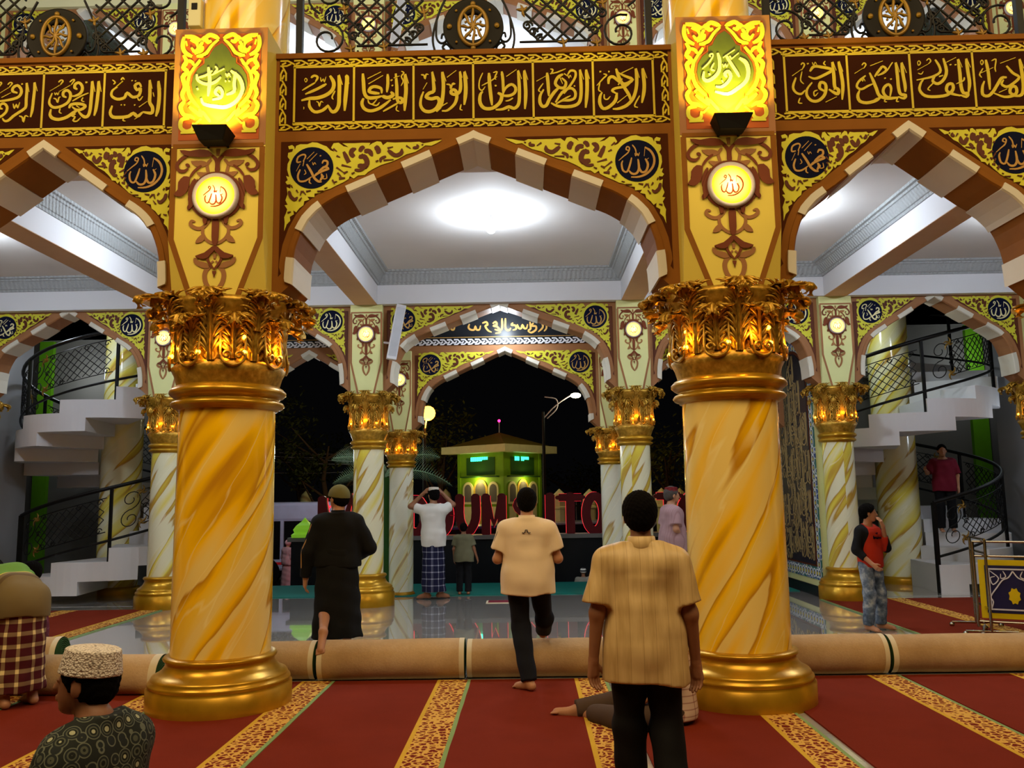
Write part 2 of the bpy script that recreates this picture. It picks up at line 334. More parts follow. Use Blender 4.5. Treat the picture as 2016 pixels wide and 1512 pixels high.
# ---- traced pen strokes of the lettering and ornament, millimetres in the plane of each panel: "width x,y x,y ..."
TILES={'A': '32 187,168 196,139 190,44 183,-52 178,-152;16 189,173 213,91;30 123,169 131,93 130,-12 127,-98 102,-150 68,-154 37,-101;25 41,-96 -9,-142 -77,-155 -121,-106 -123,-48;16 128,174 157,83;30 49,167 82,104 73,42 22,-5 -55,-31 -124,-34 -192,-51;23 20,94 -57,50 -160,5;19 -113,151 -87,170 -56,155 -75,112;14 -75,108 -136,71 -187,39;8 -169,134 -158,148 -145,133 -157,114 -169,134;9 -32,154 -24,116 -7,139 2,110 16,158;10 -64,-62 -45,-74 -38,-108 -24,-65 -5,-74;12 95,29 70,-25 82,-49;37 -173,-119 -166,-119',
'B': '30 181,166 191,34 185,-60 179,-164;14 188,168 213,81;26 103,173 112,55 114,-30 125,-82 153,-88 159,-59 129,-45 78,-58;24 34,170 36,85 28,5;28 -178,180 -171,90 -163,4 -132,-39 -68,-40 -12,-27;30 -12,-27 35,-43 82,-20 61,9;26 -34,-3 -85,3 -124,18 -107,50 -69,59 -21,39 -16,-4;26 -170,-43 -184,-90 -161,-138 -109,-158 -41,-140 18,-99 61,-62;12 -138,132 -22,190;13 -129,84 -5,157;12 -132,-58 -123,-86 -93,-97 -55,-55;12 -101,-101 -58,-111 -33,-84;16 -3,-165 70,-124 134,-87;10 117,-115 108,-153 134,-170;11 151,191 173,176 151,144 168,101 148,59;21 60,108 76,117;21 69,61 83,67;12 86,131 138,149',
'C': '30 181,176 190,64 189,-20 177,-123;12 186,181 209,108;26 142,177 148,74 140,-1 101,-28 66,-14 75,14 105,4 115,-47 95,-113 35,-168 -13,-172;12 146,181 161,120;28 -9,178 1,76 -3,-27 -21,-125 -60,-178;12 -2,179 24,90;28 -94,179 -84,87 -81,7 -120,-11 -146,-44 -103,-63 -51,-54 -34,-92 -60,-148 -111,-176 -163,-166 -193,-118 -188,-53 -168,4;12 -90,183 -66,94;11 32,127 111,187;13 26,65 58,57 62,21 80,70 103,65;13 -189,156 -164,149 -156,118 -145,158 -125,155;10 -138,83 -173,22;11 151,-118 142,-160 162,-171;23 75,61 97,63;16 -21,-135 35,-102',
'D': '28 181,173 188,54 190,-47 181,-173;12 186,178 211,88;26 128,173 136,55 136,-64 125,-133 90,-164 46,-149 -6,-169 -66,-173;12 133,177 158,96;26 38,-177 50,-180;23 -10,169 -1,86 0,-43;23 -22,-47 48,-51 96,-26 105,19 71,50 23,21 0,-29;28 -47,-23 -13,-47 -31,-111 -92,-158 -161,-157 -197,-107 -195,-38 -173,-6;28 -119,158 -114,52 -106,-40 -96,-133;10 -181,45 -98,89 -50,124;11 28,122 116,183;11 -84,158 -49,166 -70,116 -59,95;11 -171,160 -200,91 -203,22 -177,3 -152,35;26 -71,40 -55,43;12 82,-72 47,-94 17,-98',
'E': '28 198,168 203,57 198,-54 185,-174;12 202,169 225,84;26 145,167 151,40 148,-62 130,-126 84,-154 8,-161 -59,-150 -106,-123;12 149,171 175,80;22 -68,-120 -8,-30 60,5 100,-28 95,-83 50,-103 -9,-105 -64,-134;22 90,21 102,24;19 4,-44 69,42 105,105 104,152 65,160 39,124;24 1,131 -42,105 -66,50 -34,12 9,11 24,57 -12,99;14 -29,109 -4,44;26 -34,12 -76,-28 -119,-91 -144,-143 -177,-153 -199,-116 -195,-56 -165,-2;26 -134,147 -127,47 -123,-63;10 -225,73 -145,117;10 -110,137 -51,148 25,179;11 -168,53 -208,-6 -191,-24;12 -106,180 -83,170 -104,131;7 42,121 50,93 61,120 71,97;13 -30,-114 17,-86 61,-64;17 9,136 39,112',
'F': '28 167,167 176,46 172,-37 151,-142;12 173,170 201,78;26 108,167 115,75 106,-17 78,-99 26,-158 -41,-187 -95,-190;12 115,170 138,83;26 -57,170 -33,87 6,3 46,-71 54,-113;25 -125,33 -119,84 -85,97 -34,54 16,30 79,68 19,99 -41,133;21 79,64 15,10 -62,-5 -96,-27 -59,-55;26 -56,-46 -71,-115 -124,-169 -174,-185 -202,-140 -200,-80 -181,-39;11 -164,-56 -163,-95 -139,-104 -112,-76;13 -13,128 89,176;13 -57,-138 29,-71;23 -198,145 -183,146;23 -125,145 -111,143;11 -166,124 -138,114 -171,80 -224,21;11 -195,53 -210,-16 -187,-35;12 134,-77 88,-164 116,-183;18 -44,22 -8,77',
'G': '26 193,186 208,76 215,-31 201,-155;11 199,189 224,95;26 139,183 146,58 147,-39 176,-64 168,-102 134,-87 96,-59;11 146,187 168,107;24 61,-76 20,-46 31,3 68,-10 72,-61 50,-119 -3,-160 -55,-156 -90,-111 -85,-53 -40,5;23 -53,103 -17,146 52,139 134,112 49,61 -17,38 -68,59;19 -173,52 -202,-31 -182,-80 -139,-96 -101,-62;21 -73,171 -58,175;12 -124,163 -110,180 -95,162 -122,114;10 -204,67 -122,124;10 -119,104 -136,27 -110,-8;7 -28,185 -18,155 -5,184 10,159;10 81,192 67,172 83,153;11 61,-173 158,-127;11 -149,-130 -164,-173 -133,-179;10 1,-65 -30,-79 -27,-118 4,-89;17 135,-63 152,-58',
'H': '25 194,163 198,58 208,-40 205,-98;11 199,167 228,71;25 144,165 151,40 152,-57 165,-116 206,-127 188,-155 143,-139;11 150,168 172,78;22 93,-152 45,-135 22,-95 34,-52 71,-29 90,-64 76,-136;25 143,-146 52,-152 -12,-126 -34,-59 -55,9 -80,80;25 -1,-138 -48,-170 -122,-187 -179,-170 -192,-121 -173,-73;20 -41,43 -1,95 34,132 62,102 31,72 -16,52;18 -115,55 -175,4 -194,-43 -158,-66 -99,-37 -56,-20;20 39,25 52,29;20 88,16 101,19;11 -69,141 37,181;11 -139,148 -122,167 -106,152 -128,117;9 -205,75 -132,121;10 119,168 101,144 65,92 40,83;9 -102,-191 -34,-145;10 40,-145 26,-178 46,-184;10 139,-144 125,-180 145,-183;7 -151,32 -144,3 -133,27 -123,2',
'I': '26 210,185 215,67 220,-32 205,-115;11 215,188 239,105;26 141,182 147,59 147,-59 162,-118 199,-125 180,-154 135,-137;11 147,185 170,108;24 135,-142 69,-125 25,-96 36,-45 75,-37 78,-86 26,-133 -75,-147 -158,-136 -199,-86 -187,-28 -153,20;24 19,193 37,82 11,9 -43,-33 -85,-7 -54,51;19 -50,183 -20,123 -18,69 -90,29 -218,4;20 68,132 82,136;20 110,131 124,134;10 42,156 125,197;10 -123,175 -101,192 -88,169 -112,143;9 -204,94 -116,141;8 -200,158 -187,175 -175,155 -192,133 -200,158;12 180,19 169,-11 108,-38;9 -202,65 -177,55 -158,78;10 -67,-12 -130,-74 -112,-94;20 -30,30 4,39',
'J': '26 196,168 203,47 209,-80 190,-196;26 128,169 137,47 137,-79 115,-147 55,-159;11 133,172 156,86;24 77,-152 24,-128 35,-79 71,-74 79,-118 47,-152 -29,-162 -112,-127;22 14,113 60,48 110,9 63,-40 2,-74 -41,-49 -20,-10;24 7,10 -36,5 -73,-48 -120,-117 -164,-151 -205,-136 -201,-67 -181,-18;24 -153,171 -142,51 -142,-97;10 -36,136 95,183;10 -107,159 -69,173 -83,99 -79,60;10 -211,51 -98,99;8 -201,150 -187,168 -176,148 -191,125 -201,150;10 -183,96 -216,42 -201,12;11 -69,-122 0,-93',
'K': '29 204,156 216,31 210,-89 195,-163;12 208,158 228,78;27 128,166 135,48 136,-33 162,-81 161,-128 127,-130 78,-119;12 133,169 153,87;27 78,-123 37,-158 0,-130 -41,-156 -102,-164 -175,-159 -200,-117 -184,-57;24 58,104 38,139 3,120 23,79 52,91 42,31 -11,15 -61,55 -84,12 -144,0 -194,32 -189,79 -148,112;18 -29,162 -17,167;18 1,158 13,163;18 -112,-55 -101,-50;18 -84,-56 -73,-51;19 3,-59 15,-54;11 -174,97 -102,164;12 -120,172 -105,192 -90,175;11 31,8 48,-17 76,20;11 46,-77 117,-26;10 -72,-162 -86,-191 -64,-200;11 44,-165 14,-185;10 -193,175 -168,153 -182,133;12 163,53 173,13',
'L': '26 212,168 215,103 210,6 202,-86 190,-144;12 219,171 240,71;26 156,168 160,104 157,7 153,-85 139,-141 112,-153 80,-133 47,-93;12 163,171 187,72;24 -29,-72 -16,-41 32,-32 87,-40 110,-58 79,-84 33,-86 -4,-58;16 32,-49 60,-69;26 43,-93 7,-114 -42,-150 -110,-170 -165,-158 -190,-125 -184,-76;23 33,98 10,113 13,144 43,157 71,131 76,92 59,58 21,39 -11,35;23 -57,26 -85,42 -84,76 -54,90 -26,65 -24,21 -46,-23 -100,-54 -160,-62 -196,-34 -202,5 -181,68;24 101,158 117,160;12 -133,165 -111,184 -94,174 -116,140;8 -121,138 -204,85;11 -36,163 -11,184 5,181 -21,138;8 -28,136 -123,79;8 -162,73 -152,51 -142,70 -132,50 -123,77;11 -167,21 -144,11 -130,-19 -121,23 -106,32;12 -3,-9 67,33 133,61;10 88,23 77,-6 103,-19;10 -104,-71 -110,-105 -89,-118;13 32,-125 1,-144 28,-151 13,-185 45,-191 77,-160',
'M': '23 184,170 189,107 185,19 180,-78 169,-144;11 190,172 214,89;23 116,167 123,95 122,22 123,-47 101,-75 65,-99 20,-131 -21,-169 -53,-172 -73,-147;11 122,169 144,84;23 43,78 1,94 4,128 40,145 70,116 76,77 54,41 -1,21 -93,7 -186,3;21 -76,-64 -102,-54 -97,-25 -67,-16 -39,-46 -45,-92 -87,-132 -161,-163 -207,-162;23 72,156 86,158;11 -46,154 -26,173 -7,165 -31,129;8 -33,129 -135,62;11 -139,157 -119,175 -98,170 -120,132;8 -122,129 -181,85;11 -92,38 -13,80;10 12,-19 26,-63 41,-25 54,-59 69,-8;13 71,-131 99,-144 111,-186 124,-133 153,-141;21 -179,-177 -219,-113 -217,-40'}
ART={'allah': '20 67,117 116,81 143,18 131,-52 80,-112 12,-141 -55,-142;8 69,113 60,38;20 68,16 89,-33 72,-90 38,-102 16,-66 7,13;20 9,8 13,-66 -8,-110 -46,-113 -74,-82;17 -45,27 -62,-38 -87,-95 -120,-83 -130,-28 -119,2;12 -36,139 -12,101 -5,53;10 -16,66 -11,41 4,61 10,41 23,70;12 -66,89 -89,99 -80,122 -60,111 -73,72 -108,42 -153,3;8 80,7 97,20',
'muhammad': '15 -90,55 -124,51 -116,95 -74,117 -52,103 -73,55;14 -65,68 -74,15;8 -97,37 -129,-28;22 -43,32 -3,-36 23,-89 57,-121 87,-126;22 149,-12 99,-29 48,-54 23,-78;19 145,-8 107,2 56,-37;17 -96,-14 -115,-68 -102,-114 -53,-116 2,-80;19 90,-2 128,15 132,50 102,58 88,33;17 67,100 80,104;11 -41,76 20,137;11 -22,53 45,123;7 6,48 14,22 25,43 37,24;8 -59,-17 -47,-48 -64,-61;12 -13,-93 -17,-128 0,-141;9 104,-73 100,-100 129,-96 125,-56;20 74,-117 91,-82 82,-55',
'arab_out': '0 1096,220 1041,215 990,203 939,195 905,210 837,207 769,208 701,207 633,212 599,186 582,217 547,222 509,205 479,184 492,209 428,212 360,209 257,211 309,175 266,184 223,217 181,213 160,174 190,137 156,151 121,188 95,197 44,221 1,226 -41,209 -101,211 -135,198 -147,163 -152,190 -170,206 -204,195 -195,168 -160,172 -168,146 -202,137 -206,102 -188,75 -205,40 -208,-13 -190,-75 -216,-66 -202,-102 -221,-119 -206,-141 -176,-137 -179,-177 -209,-163 -200,-225 -218,-277 -198,-317 -223,-321 -201,-356 -211,-391 -225,-425 -220,-469 -223,-543 -203,-487 -174,-457 -179,-422 -145,-401 -150,-366 -125,-384 -100,-350 -66,-324 -59,-289 -16,-277 -34,-250 26,-256 25,-225 67,-220 101,-201 160,-184 198,-163 261,-134 312,-104 320,-78 354,-101 388,-75 447,-72 473,-46 515,-21 583,13 667,38 727,63 795,101 871,122 914,147 956,177 1007,172 1058,197',
'arab_holes': '19 177,164 211,139;22 357,89 331,116 339,147 373,161;20 403,132 420,166 446,165;20 395,93 421,88 429,114;22 441,136 484,135 510,90;24 433,105 465,47 454,-19;20 267,136 312,41 297,82;17 251,19 332,-3;22 387,9 434,8 430,25;15 208,101 238,87;24 535,178 561,142 550,113;15 637,158 684,169;19 641,140 701,94 752,111 759,151;13 625,87 582,66 581,35;14 604,52 689,57;13 795,177 833,151;13 850,156 892,161 884,185;12 926,178 939,187;13 209,-1 269,-46;22 231,-98 282,-95;15 218,-49 248,-81;17 269,-55 303,-38;13 362,-26 413,-29 468,7;12 185,-132 215,-124;13 -73,-201 -47,-233;15 -187,-199 -174,-243 -139,-274 -114,-253;12 -126,-191 -111,-214;12 -171,-151 -158,-169;13 -196,-387 -169,-379;10 50,-206 101,-203;8 109,-183 135,-175;12 -101,-288 -80,-258;12 -43,-206 -5,-198;14 176,-110 194,-146;12 337,-61 362,-48;12 540,41 561,53;12 -81,-201 -92,-240',
'fl_dark': '21 8,203 4,276 17,318 57,360;36 65,362 131,376 213,370;20 205,374 254,380 303,392;20 238,356 289,329 329,277 316,230 271,220 237,245;18 237,254 241,271 261,274;15 130,265 184,221 223,164;57 252,134 274,82 279,40;25 274,74 304,39 337,20;49 -6,191 62,168 130,120 168,51 178,-17 152,-92 104,-142 48,-166;18 178,153 213,75 223,-1;21 179,-51 217,-77 222,-109;33 104,-142 85,-205;21 80,-175 74,-225;38 -3,-182 -2,-299 -1,-408;25 0,-416 40,-459 81,-486;21 73,-480 114,-497 151,-494;15 40,-475 56,-509 39,-554 0,-603;49 5,-165 31,-161',
'fl_mid': '36 -2,400 -1,349;18 54,318 86,274 79,223 64,172;25 88,274 133,290 183,287;13 174,289 215,304;23 79,180 111,190 164,204;21 44,-174 74,-225 116,-260 164,-257 203,-228 195,-199 167,-206;18 101,-259 104,-301 77,-351 30,-383 -11,-393;21 101,-326 122,-356 155,-378;25 -4,-474 -1,-516;18 10,-533 39,-562;25 159,-507 144,-544 92,-572 44,-583',
'fl_mid2': '26 30,-573 64,-605 78,-654 64,-716 32,-765 0,-804;16 23,-563 48,-582',
'fl_dark2': '37 -1,-616 0,-640;16 0,-640 0,-665',
'cart_out': '0 10,381 53,344 84,295 102,255 139,241 138,197 192,157 233,90 246,12 230,-66 177,-130 143,-168 137,-202 108,-219 73,-261 14,-303 -10,-311',
'cart_orn': '28 20,425 58,450 104,464 136,437 118,400 85,410;31 133,453 180,412 247,445 326,458;28 330,452 340,368 314,307 255,273;23 275,422 220,397 201,345 233,316 263,352;21 161,364 175,319 232,296;23 24,420 83,361 129,298 181,275 214,274;25 180,240 225,169 267,98 282,11 261,-84 213,-152 174,-190;28 330,285 302,228 328,175 289,132 329,88 306,1 329,-69 308,-129;20 294,237 252,221 234,186;25 174,-199 155,-263 214,-221 264,-179;25 308,-129 339,-181 310,-249 252,-265 210,-290;25 259,-283 324,-293 332,-362 285,-399 230,-381 220,-325;21 153,-289 207,-341;25 204,-408 329,-411;21 149,-220 105,-279 70,-321;20 301,369 312,413;21 163,399 186,359 167,311;18 292,45 269,-6;20 274,-154 243,-127',
'awwal': '25 -36,193 -23,123 -33,36 -78,-19 -129,-44 -162,-22 -154,35;21 29,174 66,103 108,28 130,-16;28 138,145 189,104 205,21 181,-56 113,-115 29,-161 -72,-138;23 28,-18 13,13 43,32 61,-10 34,-61 -17,-99 -65,-94;11 7,153 103,218;11 72,138 134,189;11 -95,160 -102,177 -81,187 -77,164 -114,108 -166,61;11 -69,107 -95,55 -66,41;7 -1,96 8,70 21,96 32,69 43,97;23 -118,10 -103,13;16 61,164 72,138;11 -14,-43 -3,-65',
'tawwab': '21 -190,84 -176,29 -105,-4 -35,13 10,55;26 -95,144 -80,26 -90,-108;28 91,108 163,45 194,-54 150,-151 64,-204 -29,-198 -123,-175 -145,-125;24 132,95 123,-3 125,-71 61,-100;22 3,-111 -32,-79 -5,-37 28,-75 15,-123 -54,-140;22 -185,-45 -171,-40;13 -66,75 37,128;14 -39,149 -21,123 -49,87;11 50,85 63,60 77,84 90,56;18 46,17 56,20;18 76,16 85,20;13 -177,53 -107,76 -62,112',
'fl_poly_dark': '0 37,348 71,387 147,401 229,386 310,397 271,354 214,341 148,334 74,336;0 215,165 268,174 312,124 313,65 345,20 288,4 242,41 225,92;0 -14,-414 18,-415 81,-466 155,-492 107,-516 54,-510 32,-482 5,-454;0 157,153 196,84 227,-1 224,-43 218,-107 180,-68 159,-50;0 104,-134 102,-205 84,-234 69,-204 68,-150',
'fl_poly_mid': '0 80,270 120,303 219,304 183,263 126,252;0 75,168 82,206 123,205 168,206 128,166;0 99,-305 138,-336 160,-382 107,-375 84,-343;0 167,-501 152,-552 88,-588 40,-587 67,-546 127,-531'}
# ================================================================== STRUCTURE
XL, XR = -2.48, 1.656
COLX = [-8.79, -5.637, XL, XR, 4.773, 7.9]
NY, FY, TY = 7.0, 13.28, 14.62            # column rows: near, far, porch
PL = {('near', XL): 'left', ('near', XR): 'right'}
def box(name, x0, x1, y0, y1, z0, z1, m, parent=None, **p):
    return MB().box(x0, x1, y0, y1, z0, z1).obj(name, m, parent, **p)
st = dict(kind='structure')
fl = box('floor', -12, 11, -4, 16.35, -.3, 0, M['floor'], **st)
box('trim_5', -4.85, 4.4, 14.35, 16.3, 0, .012, M['teal'], label='teal strip along the porch edge', **st)
box('ground', -30, 30, 16.4, 70, -.7, -.45, M['ground'], **st)
# lower hall ceiling with coffers
ce = box('ceiling', -10.5, 9.6, 7.38, 13.2, 5.1, 5.3, M['ceil'], **st)
bx = MB()
for i, x in enumerate(COLX):
    bm_ = MB().box(x-.175, x+.175, 7.4, 13.0, 4.6, 5.1).obj('ceiling_beam', M['white'], ce)
    MB().box(x-.174, x+.174, 7.4, 12.96, 4.592, 4.6).obj('bounce_tint_board', M['soffit'], bm_)  # thin board added to hold the warm bounce tint under the white beam
MB().box(-10.5, 9.6, 12.96, 13.2, 4.6, 5.1).obj('ceiling_beam', M['white'], ce)
MB().box(-10.5, 9.6, 7.38, 7.62, 4.6, 5.1).obj('ceiling_beam', M['white'], ce)
a = N('grey_moulded_cornice'); a.set(.6); co_ = a.coord(); x, y, z = a.sep(co_)
wv = a.math('SINE', a.math('MULTIPLY', a.math('ADD', a.math('ADD', x, y), a.math('MULTIPLY', z, .6)), 90))
nn = a.noise(co_, 26, 4, .7)
hh = a.math('ADD', a.math('MULTIPLY', wv, .35), a.math('MULTIPLY', nn, 1.6))
a.col(a.mix(nn, '8f9496', 'a9adaf')); a.bump(hh, .9, .012); M['cornice'] = a.m
def cornice(x0, x1, y0, y1, z, parent):
    prof = [(0, -.20), (.02, -.20), (.03, -.17), (.05, -.165), (.12, -.06), (.14, -.055), (.15, -.03), (.19, -.028), (.20, 0)]
    m = MB(); vs = []; fs = []
    for d, h in prof:
        vs += [(x0+d, y0+d, z+h), (x1-d, y0+d, z+h), (x1-d, y1-d, z+h), (x0+d, y1-d, z+h)]
    for j in range(len(prof)-1):
        for i in range(4): fs.append((j*4+i, j*4+(i+1) % 4, j*4+4+(i+1) % 4, j*4+4+i))
    return m.add(vs, [f[::-1] for f in fs]).obj('cornice', M['cornice'], parent)
for i in range(len(COLX)-1):
    cornice(COLX[i]+.175, COLX[i+1]-.175, 7.62, 12.96, 5.1, ce)
box('floor_upper', -10.5, 9.6, 6.9, 13.6, 5.3, 5.385, M['white'], **st)
box('ceiling_upper', -10.5, 9.6, 7.2, 13.2, 10.2, 10.3, M['ceil'], **st)
cu = box('ceiling_porch', -10.5, 9.6, 13.45, 17.4, 10.0, 10.1, M['ceil'], **st)
box('wall_porch_upper', -10.5, 9.6, 17.3, 17.4, 5.4, 10, M['white'], **st)
box('floor_porch_upper', -10.5, 9.6, 13.6, 17.4, 4.98, 5.1, M['white'], **st)
box('wall_upper_band', -10.5, 9.6, 13.02, 13.2, 9.73, 10.2, M['cream'], **st)

# ---------------------------------------------------------------- arches
CURVE = [(.52, 4.105), (.47, 4.075), (.415, 4.04), (.35, 3.99), (.28, 3.91), (.225, 3.80), (.185, 3.68), (.165, 3.56), (.157, 3.43), (.157, 3.366)]
def profile(hw, z_ap=4.60):
    u0 = hw-.52
    P = [(0, z_ap)]
    for k in range(1, 12): P.append((u0*k/12, z_ap+(4.105-z_ap)*k/12))
    P += [(hw-d, z) for d, z in CURVE]
    P.append((hw+.02, 3.20))
    return P
def slab(poly, y0, y1, name, mat, parent):
    m = MB(); m.poly(poly, y0, d=y1-y0)
    n0 = len(m.v)
    mb = MB(); mb.poly(poly, y1)
    m.add(mb.v, [f[::-1] for f in mb.f])
    return m.obj(name, mat, parent)
def arclen(P):
    L = [0]
    for a_, b_ in zip(P, P[1:]): L.append(L[-1]+math.hypot(b_[0]-a_[0], b_[1]-a_[1]))
    return L
def at_len(P, L, s):
    for i in range(len(P)-1):
        if s <= L[i+1] or i == len(P)-2:
            t = (s-L[i])/(L[i+1]-L[i]+1e-9); return (P[i][0]+(P[i+1][0]-P[i][0])*t, P[i][1]+(P[i+1][1]-P[i][1])*t)
def nrm(P, L, s):
    a_ = at_len(P, L, max(0, s-.03)); b_ = at_len(P, L, min(L[-1], s+.03)); d = math.hypot(b_[0]-a_[0], b_[1]-a_[1])+1e-9
    tx, tz = (b_[0]-a_[0])/d, (b_[1]-a_[1])/d
    return (-tz, tx) if True else None        # outward (away from opening)
def band(P, L, s0, s1, w_out, yf, yb, proud, sgn, n=5):
    """one voussoir: wraps the arris – front strip w_out wide, and the soffit from yf to yb"""
    m = MB(); vs = []; fs = []
    for i in range(n+1):
        s = s0+(s1-s0)*i/n; x, z = at_len(P, L, s); nx, nz = nrm(P, L, s)
        if s < 1e-6: nx, nz = 0, 1
        if sgn and nx < 0 and False: nx = -nx
        xi, zi = x-nx*proud, z-nz*proud; xo, zo = x+nx*w_out, z+nz*w_out
        if s < 1e-6: zo += .01
        vs += [(sgn*xo, yf-proud+.0, zo), (sgn*(xi+nx*.012), yf-proud-.004, zi+nz*.012), (sgn*xi, yf-proud+.01, zi), (sgn*xi, yb+proud*.5, zi), (sgn*xo, yf+.002, zo)]
    for i in range(n):
        a = i*5; b = a+5
        for k in range(3): fs.append((a+k, b+k, b+k+1, a+k+1) if sgn > 0 else (a+k, a+k+1, b+k+1, b+k))
        fs.append((a+4, b+4, b, a) if sgn > 0 else (a+4, a, b, b+4))
    fs += [(0, 1, 2, 3, 4), tuple(n*5+i for i in (4, 3, 2, 1, 0))]
    return m.add(vs, fs)
ALLAH = parse(ART['allah']); MUH = parse(ART['muhammad'])
def strokes(data, y, xs=1, zs=1, ox=0, oz=0, wk=1, d=.004, taper=.5, sm=3, mir=False):
    m = MB()
    for i, (wd, pts) in enumerate(data):
        for sg in ((1, -1) if mir else (1,)):
            m.stroke(pts, wd*wk*(abs(xs)+abs(zs))/2, y-.00022*i, d+.003, taper, sm, xs*sg, zs, ox, oz)
    return m
def disc(r, y, d, n=40):
    return MB().poly([(r*math.cos(2*PI*i/n), r*math.sin(2*PI*i/n)) for i in range(n)], y, d)
ARAB_OUT = parse(ART['arab_out'])[0][1]; ARAB_H = parse(ART['arab_holes'])
def arab_meshes(xs):
    """the painted scroll ornament of a spandrel, drawn for the left corner"""
    out = [(.1+(p[0]-.1)*(xs if p[0] > .1 else 1), p[1]) for p in ARAB_OUT]
    m1 = MB().poly(out, -.004, .005).mesh('scroll', M['ornament'])
    hs = [(w_, [(.1+(p[0]-.1)*(xs if p[0] > .1 else 1), p[1]) for p in pts]) for w_, pts in ARAB_H]
    m2 = strokes(hs, -.006, wk=1.85, taper=.25).mesh('scroll_gap', M['brown_dk'])
    return m1, m2
ARABM = {}
MED = {}
def med_mesh(kind, ink):
    k = (kind, ink)
    if k not in MED: MED[k] = strokes(ALLAH if kind == 'a' else MUH, -.010, wk=.95).mesh('lettering', M[ink])
    return MED[k]
DISC = disc(.182, -.007, .008).mesh('disc', M['navy'])
def arch(xc, hw, yf, yb, z_top, dz, label, s_cream, ink='tan', name='arch', frieze=None, zap=4.6, kinds='ma', zoff=0):
    B1, B2 = (M['brown_warmlit'], M['brown_dk_warmlit']) if yf < 8 else (M['brown'], M['brown_dk'])
    r = thing(name, None, None, (xc, 0, dz)); r['kind'] = 'structure'; r['label'] = label
    P = profile(hw, zap); L = arclen(P)
    ext = hw+.03
    half = [(p[0], p[1]) for p in P]+[(ext, 3.2)]
    poly = [(x, z) for x, z in half]+[(ext, z_top), (-ext, z_top)]+[(-x, z) for x, z in half[::-1][:-1]]
    slab(poly, yf, yb, 'spandrel_wall', B1, r)
    # dark inset fields with ornament
    off = .105
    for sg in (-1, 1):
        pts = []
        for i in range(1, len(P)-2):
            s = L[i]; x, z = P[i]; nx, nz = nrm(P, L, s); pts.append((x+nx*off, z+nz*off))
        pts = [p for p in pts if p[1] < z_top-.075 and p[0] < hw-.05]
        a_ = pts[0]; sl = (4.105-zap)/(hw-.52)
        topx = a_[0]+((z_top-.07)-a_[1])/sl
        xe = hw-.055
        fld = [(max(.1, topx), z_top-.07)]+pts+[(xe-.02, 3.46), (xe, 3.52), (xe, z_top-.07)]
        MB().poly([(sg*x, z) for x, z in fld], yf-.003, .004).obj('painted_field', B2, r)
        key = round(hw, 2)
        if key not in ARABM: ARABM[key] = arab_meshes(1 if hw > 1.5 else (hw-.58)/1.18)
        m1, m2 = ARABM[key]
        ox = sg*(hw-.32)
        o1 = link('scroll_ornament', m1, r, (ox, yf-.003, 4.364), scale=(1 if sg < 0 else -1, 1, 1))
        link('scroll_gap', m2, o1)
        kd = kinds[0] if sg < 0 else kinds[1]
        dd = link('medallion', DISC, r, (ox, yf-.003, 4.364), label='dark blue round medallion with gilt Arabic lettering')
        link('lettering', med_mesh(kd, ink), dd)
    # voussoirs
    tot = L[-2]; marks = []
    prev = 0
    for a0, a1 in s_cream:
        a1 = min(a1, tot)
        if a0 > prev+.01: marks.append((prev, a0, 0))
        marks.append((a0, a1, 1)); prev = a1
    for s0, s1, c in marks:
        for sg in (-1, 1):
            band(P, L, s0, s1, .05 if c else .045, yf, yb, .022 if c else .008, sg).obj('voussoir', M['block'] if c else B1, r)
    return r
CR_C = [(0, .14), (.385, .645), (.89, 1.15), (1.40, 1.68), (1.92, 2.4)]
CR_S = [(0, .14), (.40, .66), (.90, 1.18), (1.50, 1.95)]
CR_T = [(0, .13), (.40, .63), (.90, 1.14), (1.42, 1.68), (1.95, 2.4)]
NYF, NYB = 6.85, 7.40
bays = [(COLX[i]+.5*(COLX[i+1]-COLX[i]), COLX[i+1]-COLX[i]) for i in range(5)]
bn = ['far left', 'left', 'central', 'right', 'far right']
for (xc, wd), nm in zip(bays, bn):
    if nm in ('left', 'central', 'right'):
        arch(xc, wd/2-.385, NYF, NYB, 4.67, 0, 'near %s pointed arch with striped brown and cream voussoirs' % nm, CR_C if nm == 'central' else CR_S, 'tan')
    arch(xc, wd/2-.25, 13.1, 13.46, 4.60, 0, 'lower far %s arch under the white ceiling band' % nm, CR_C if nm == 'central' else CR_S, 'ivory' if nm != 'central' else 'tan')
    arch(xc, wd/2-.25, 13.1, 13.46, 4.60, 5.13, 'upper gallery %s arch seen through the railing' % nm, CR_C if nm == 'central' else CR_S, 'ivory')
# porch arches (third row): lower, with a dark calligraphy frieze above
TX = [-5.3, -2.17, 1.43, 4.5]
for i in range(3):
    xc = (TX[i]+TX[i+1])/2; wd = TX[i+1]-TX[i]
    t = arch(xc, wd/2-.2, 14.45, 14.75, 4.60, -.50, 'porch %s arch opening on the night street' % ('left', 'central', 'right')[i], CR_T if i == 1 else CR_S, 'tan')
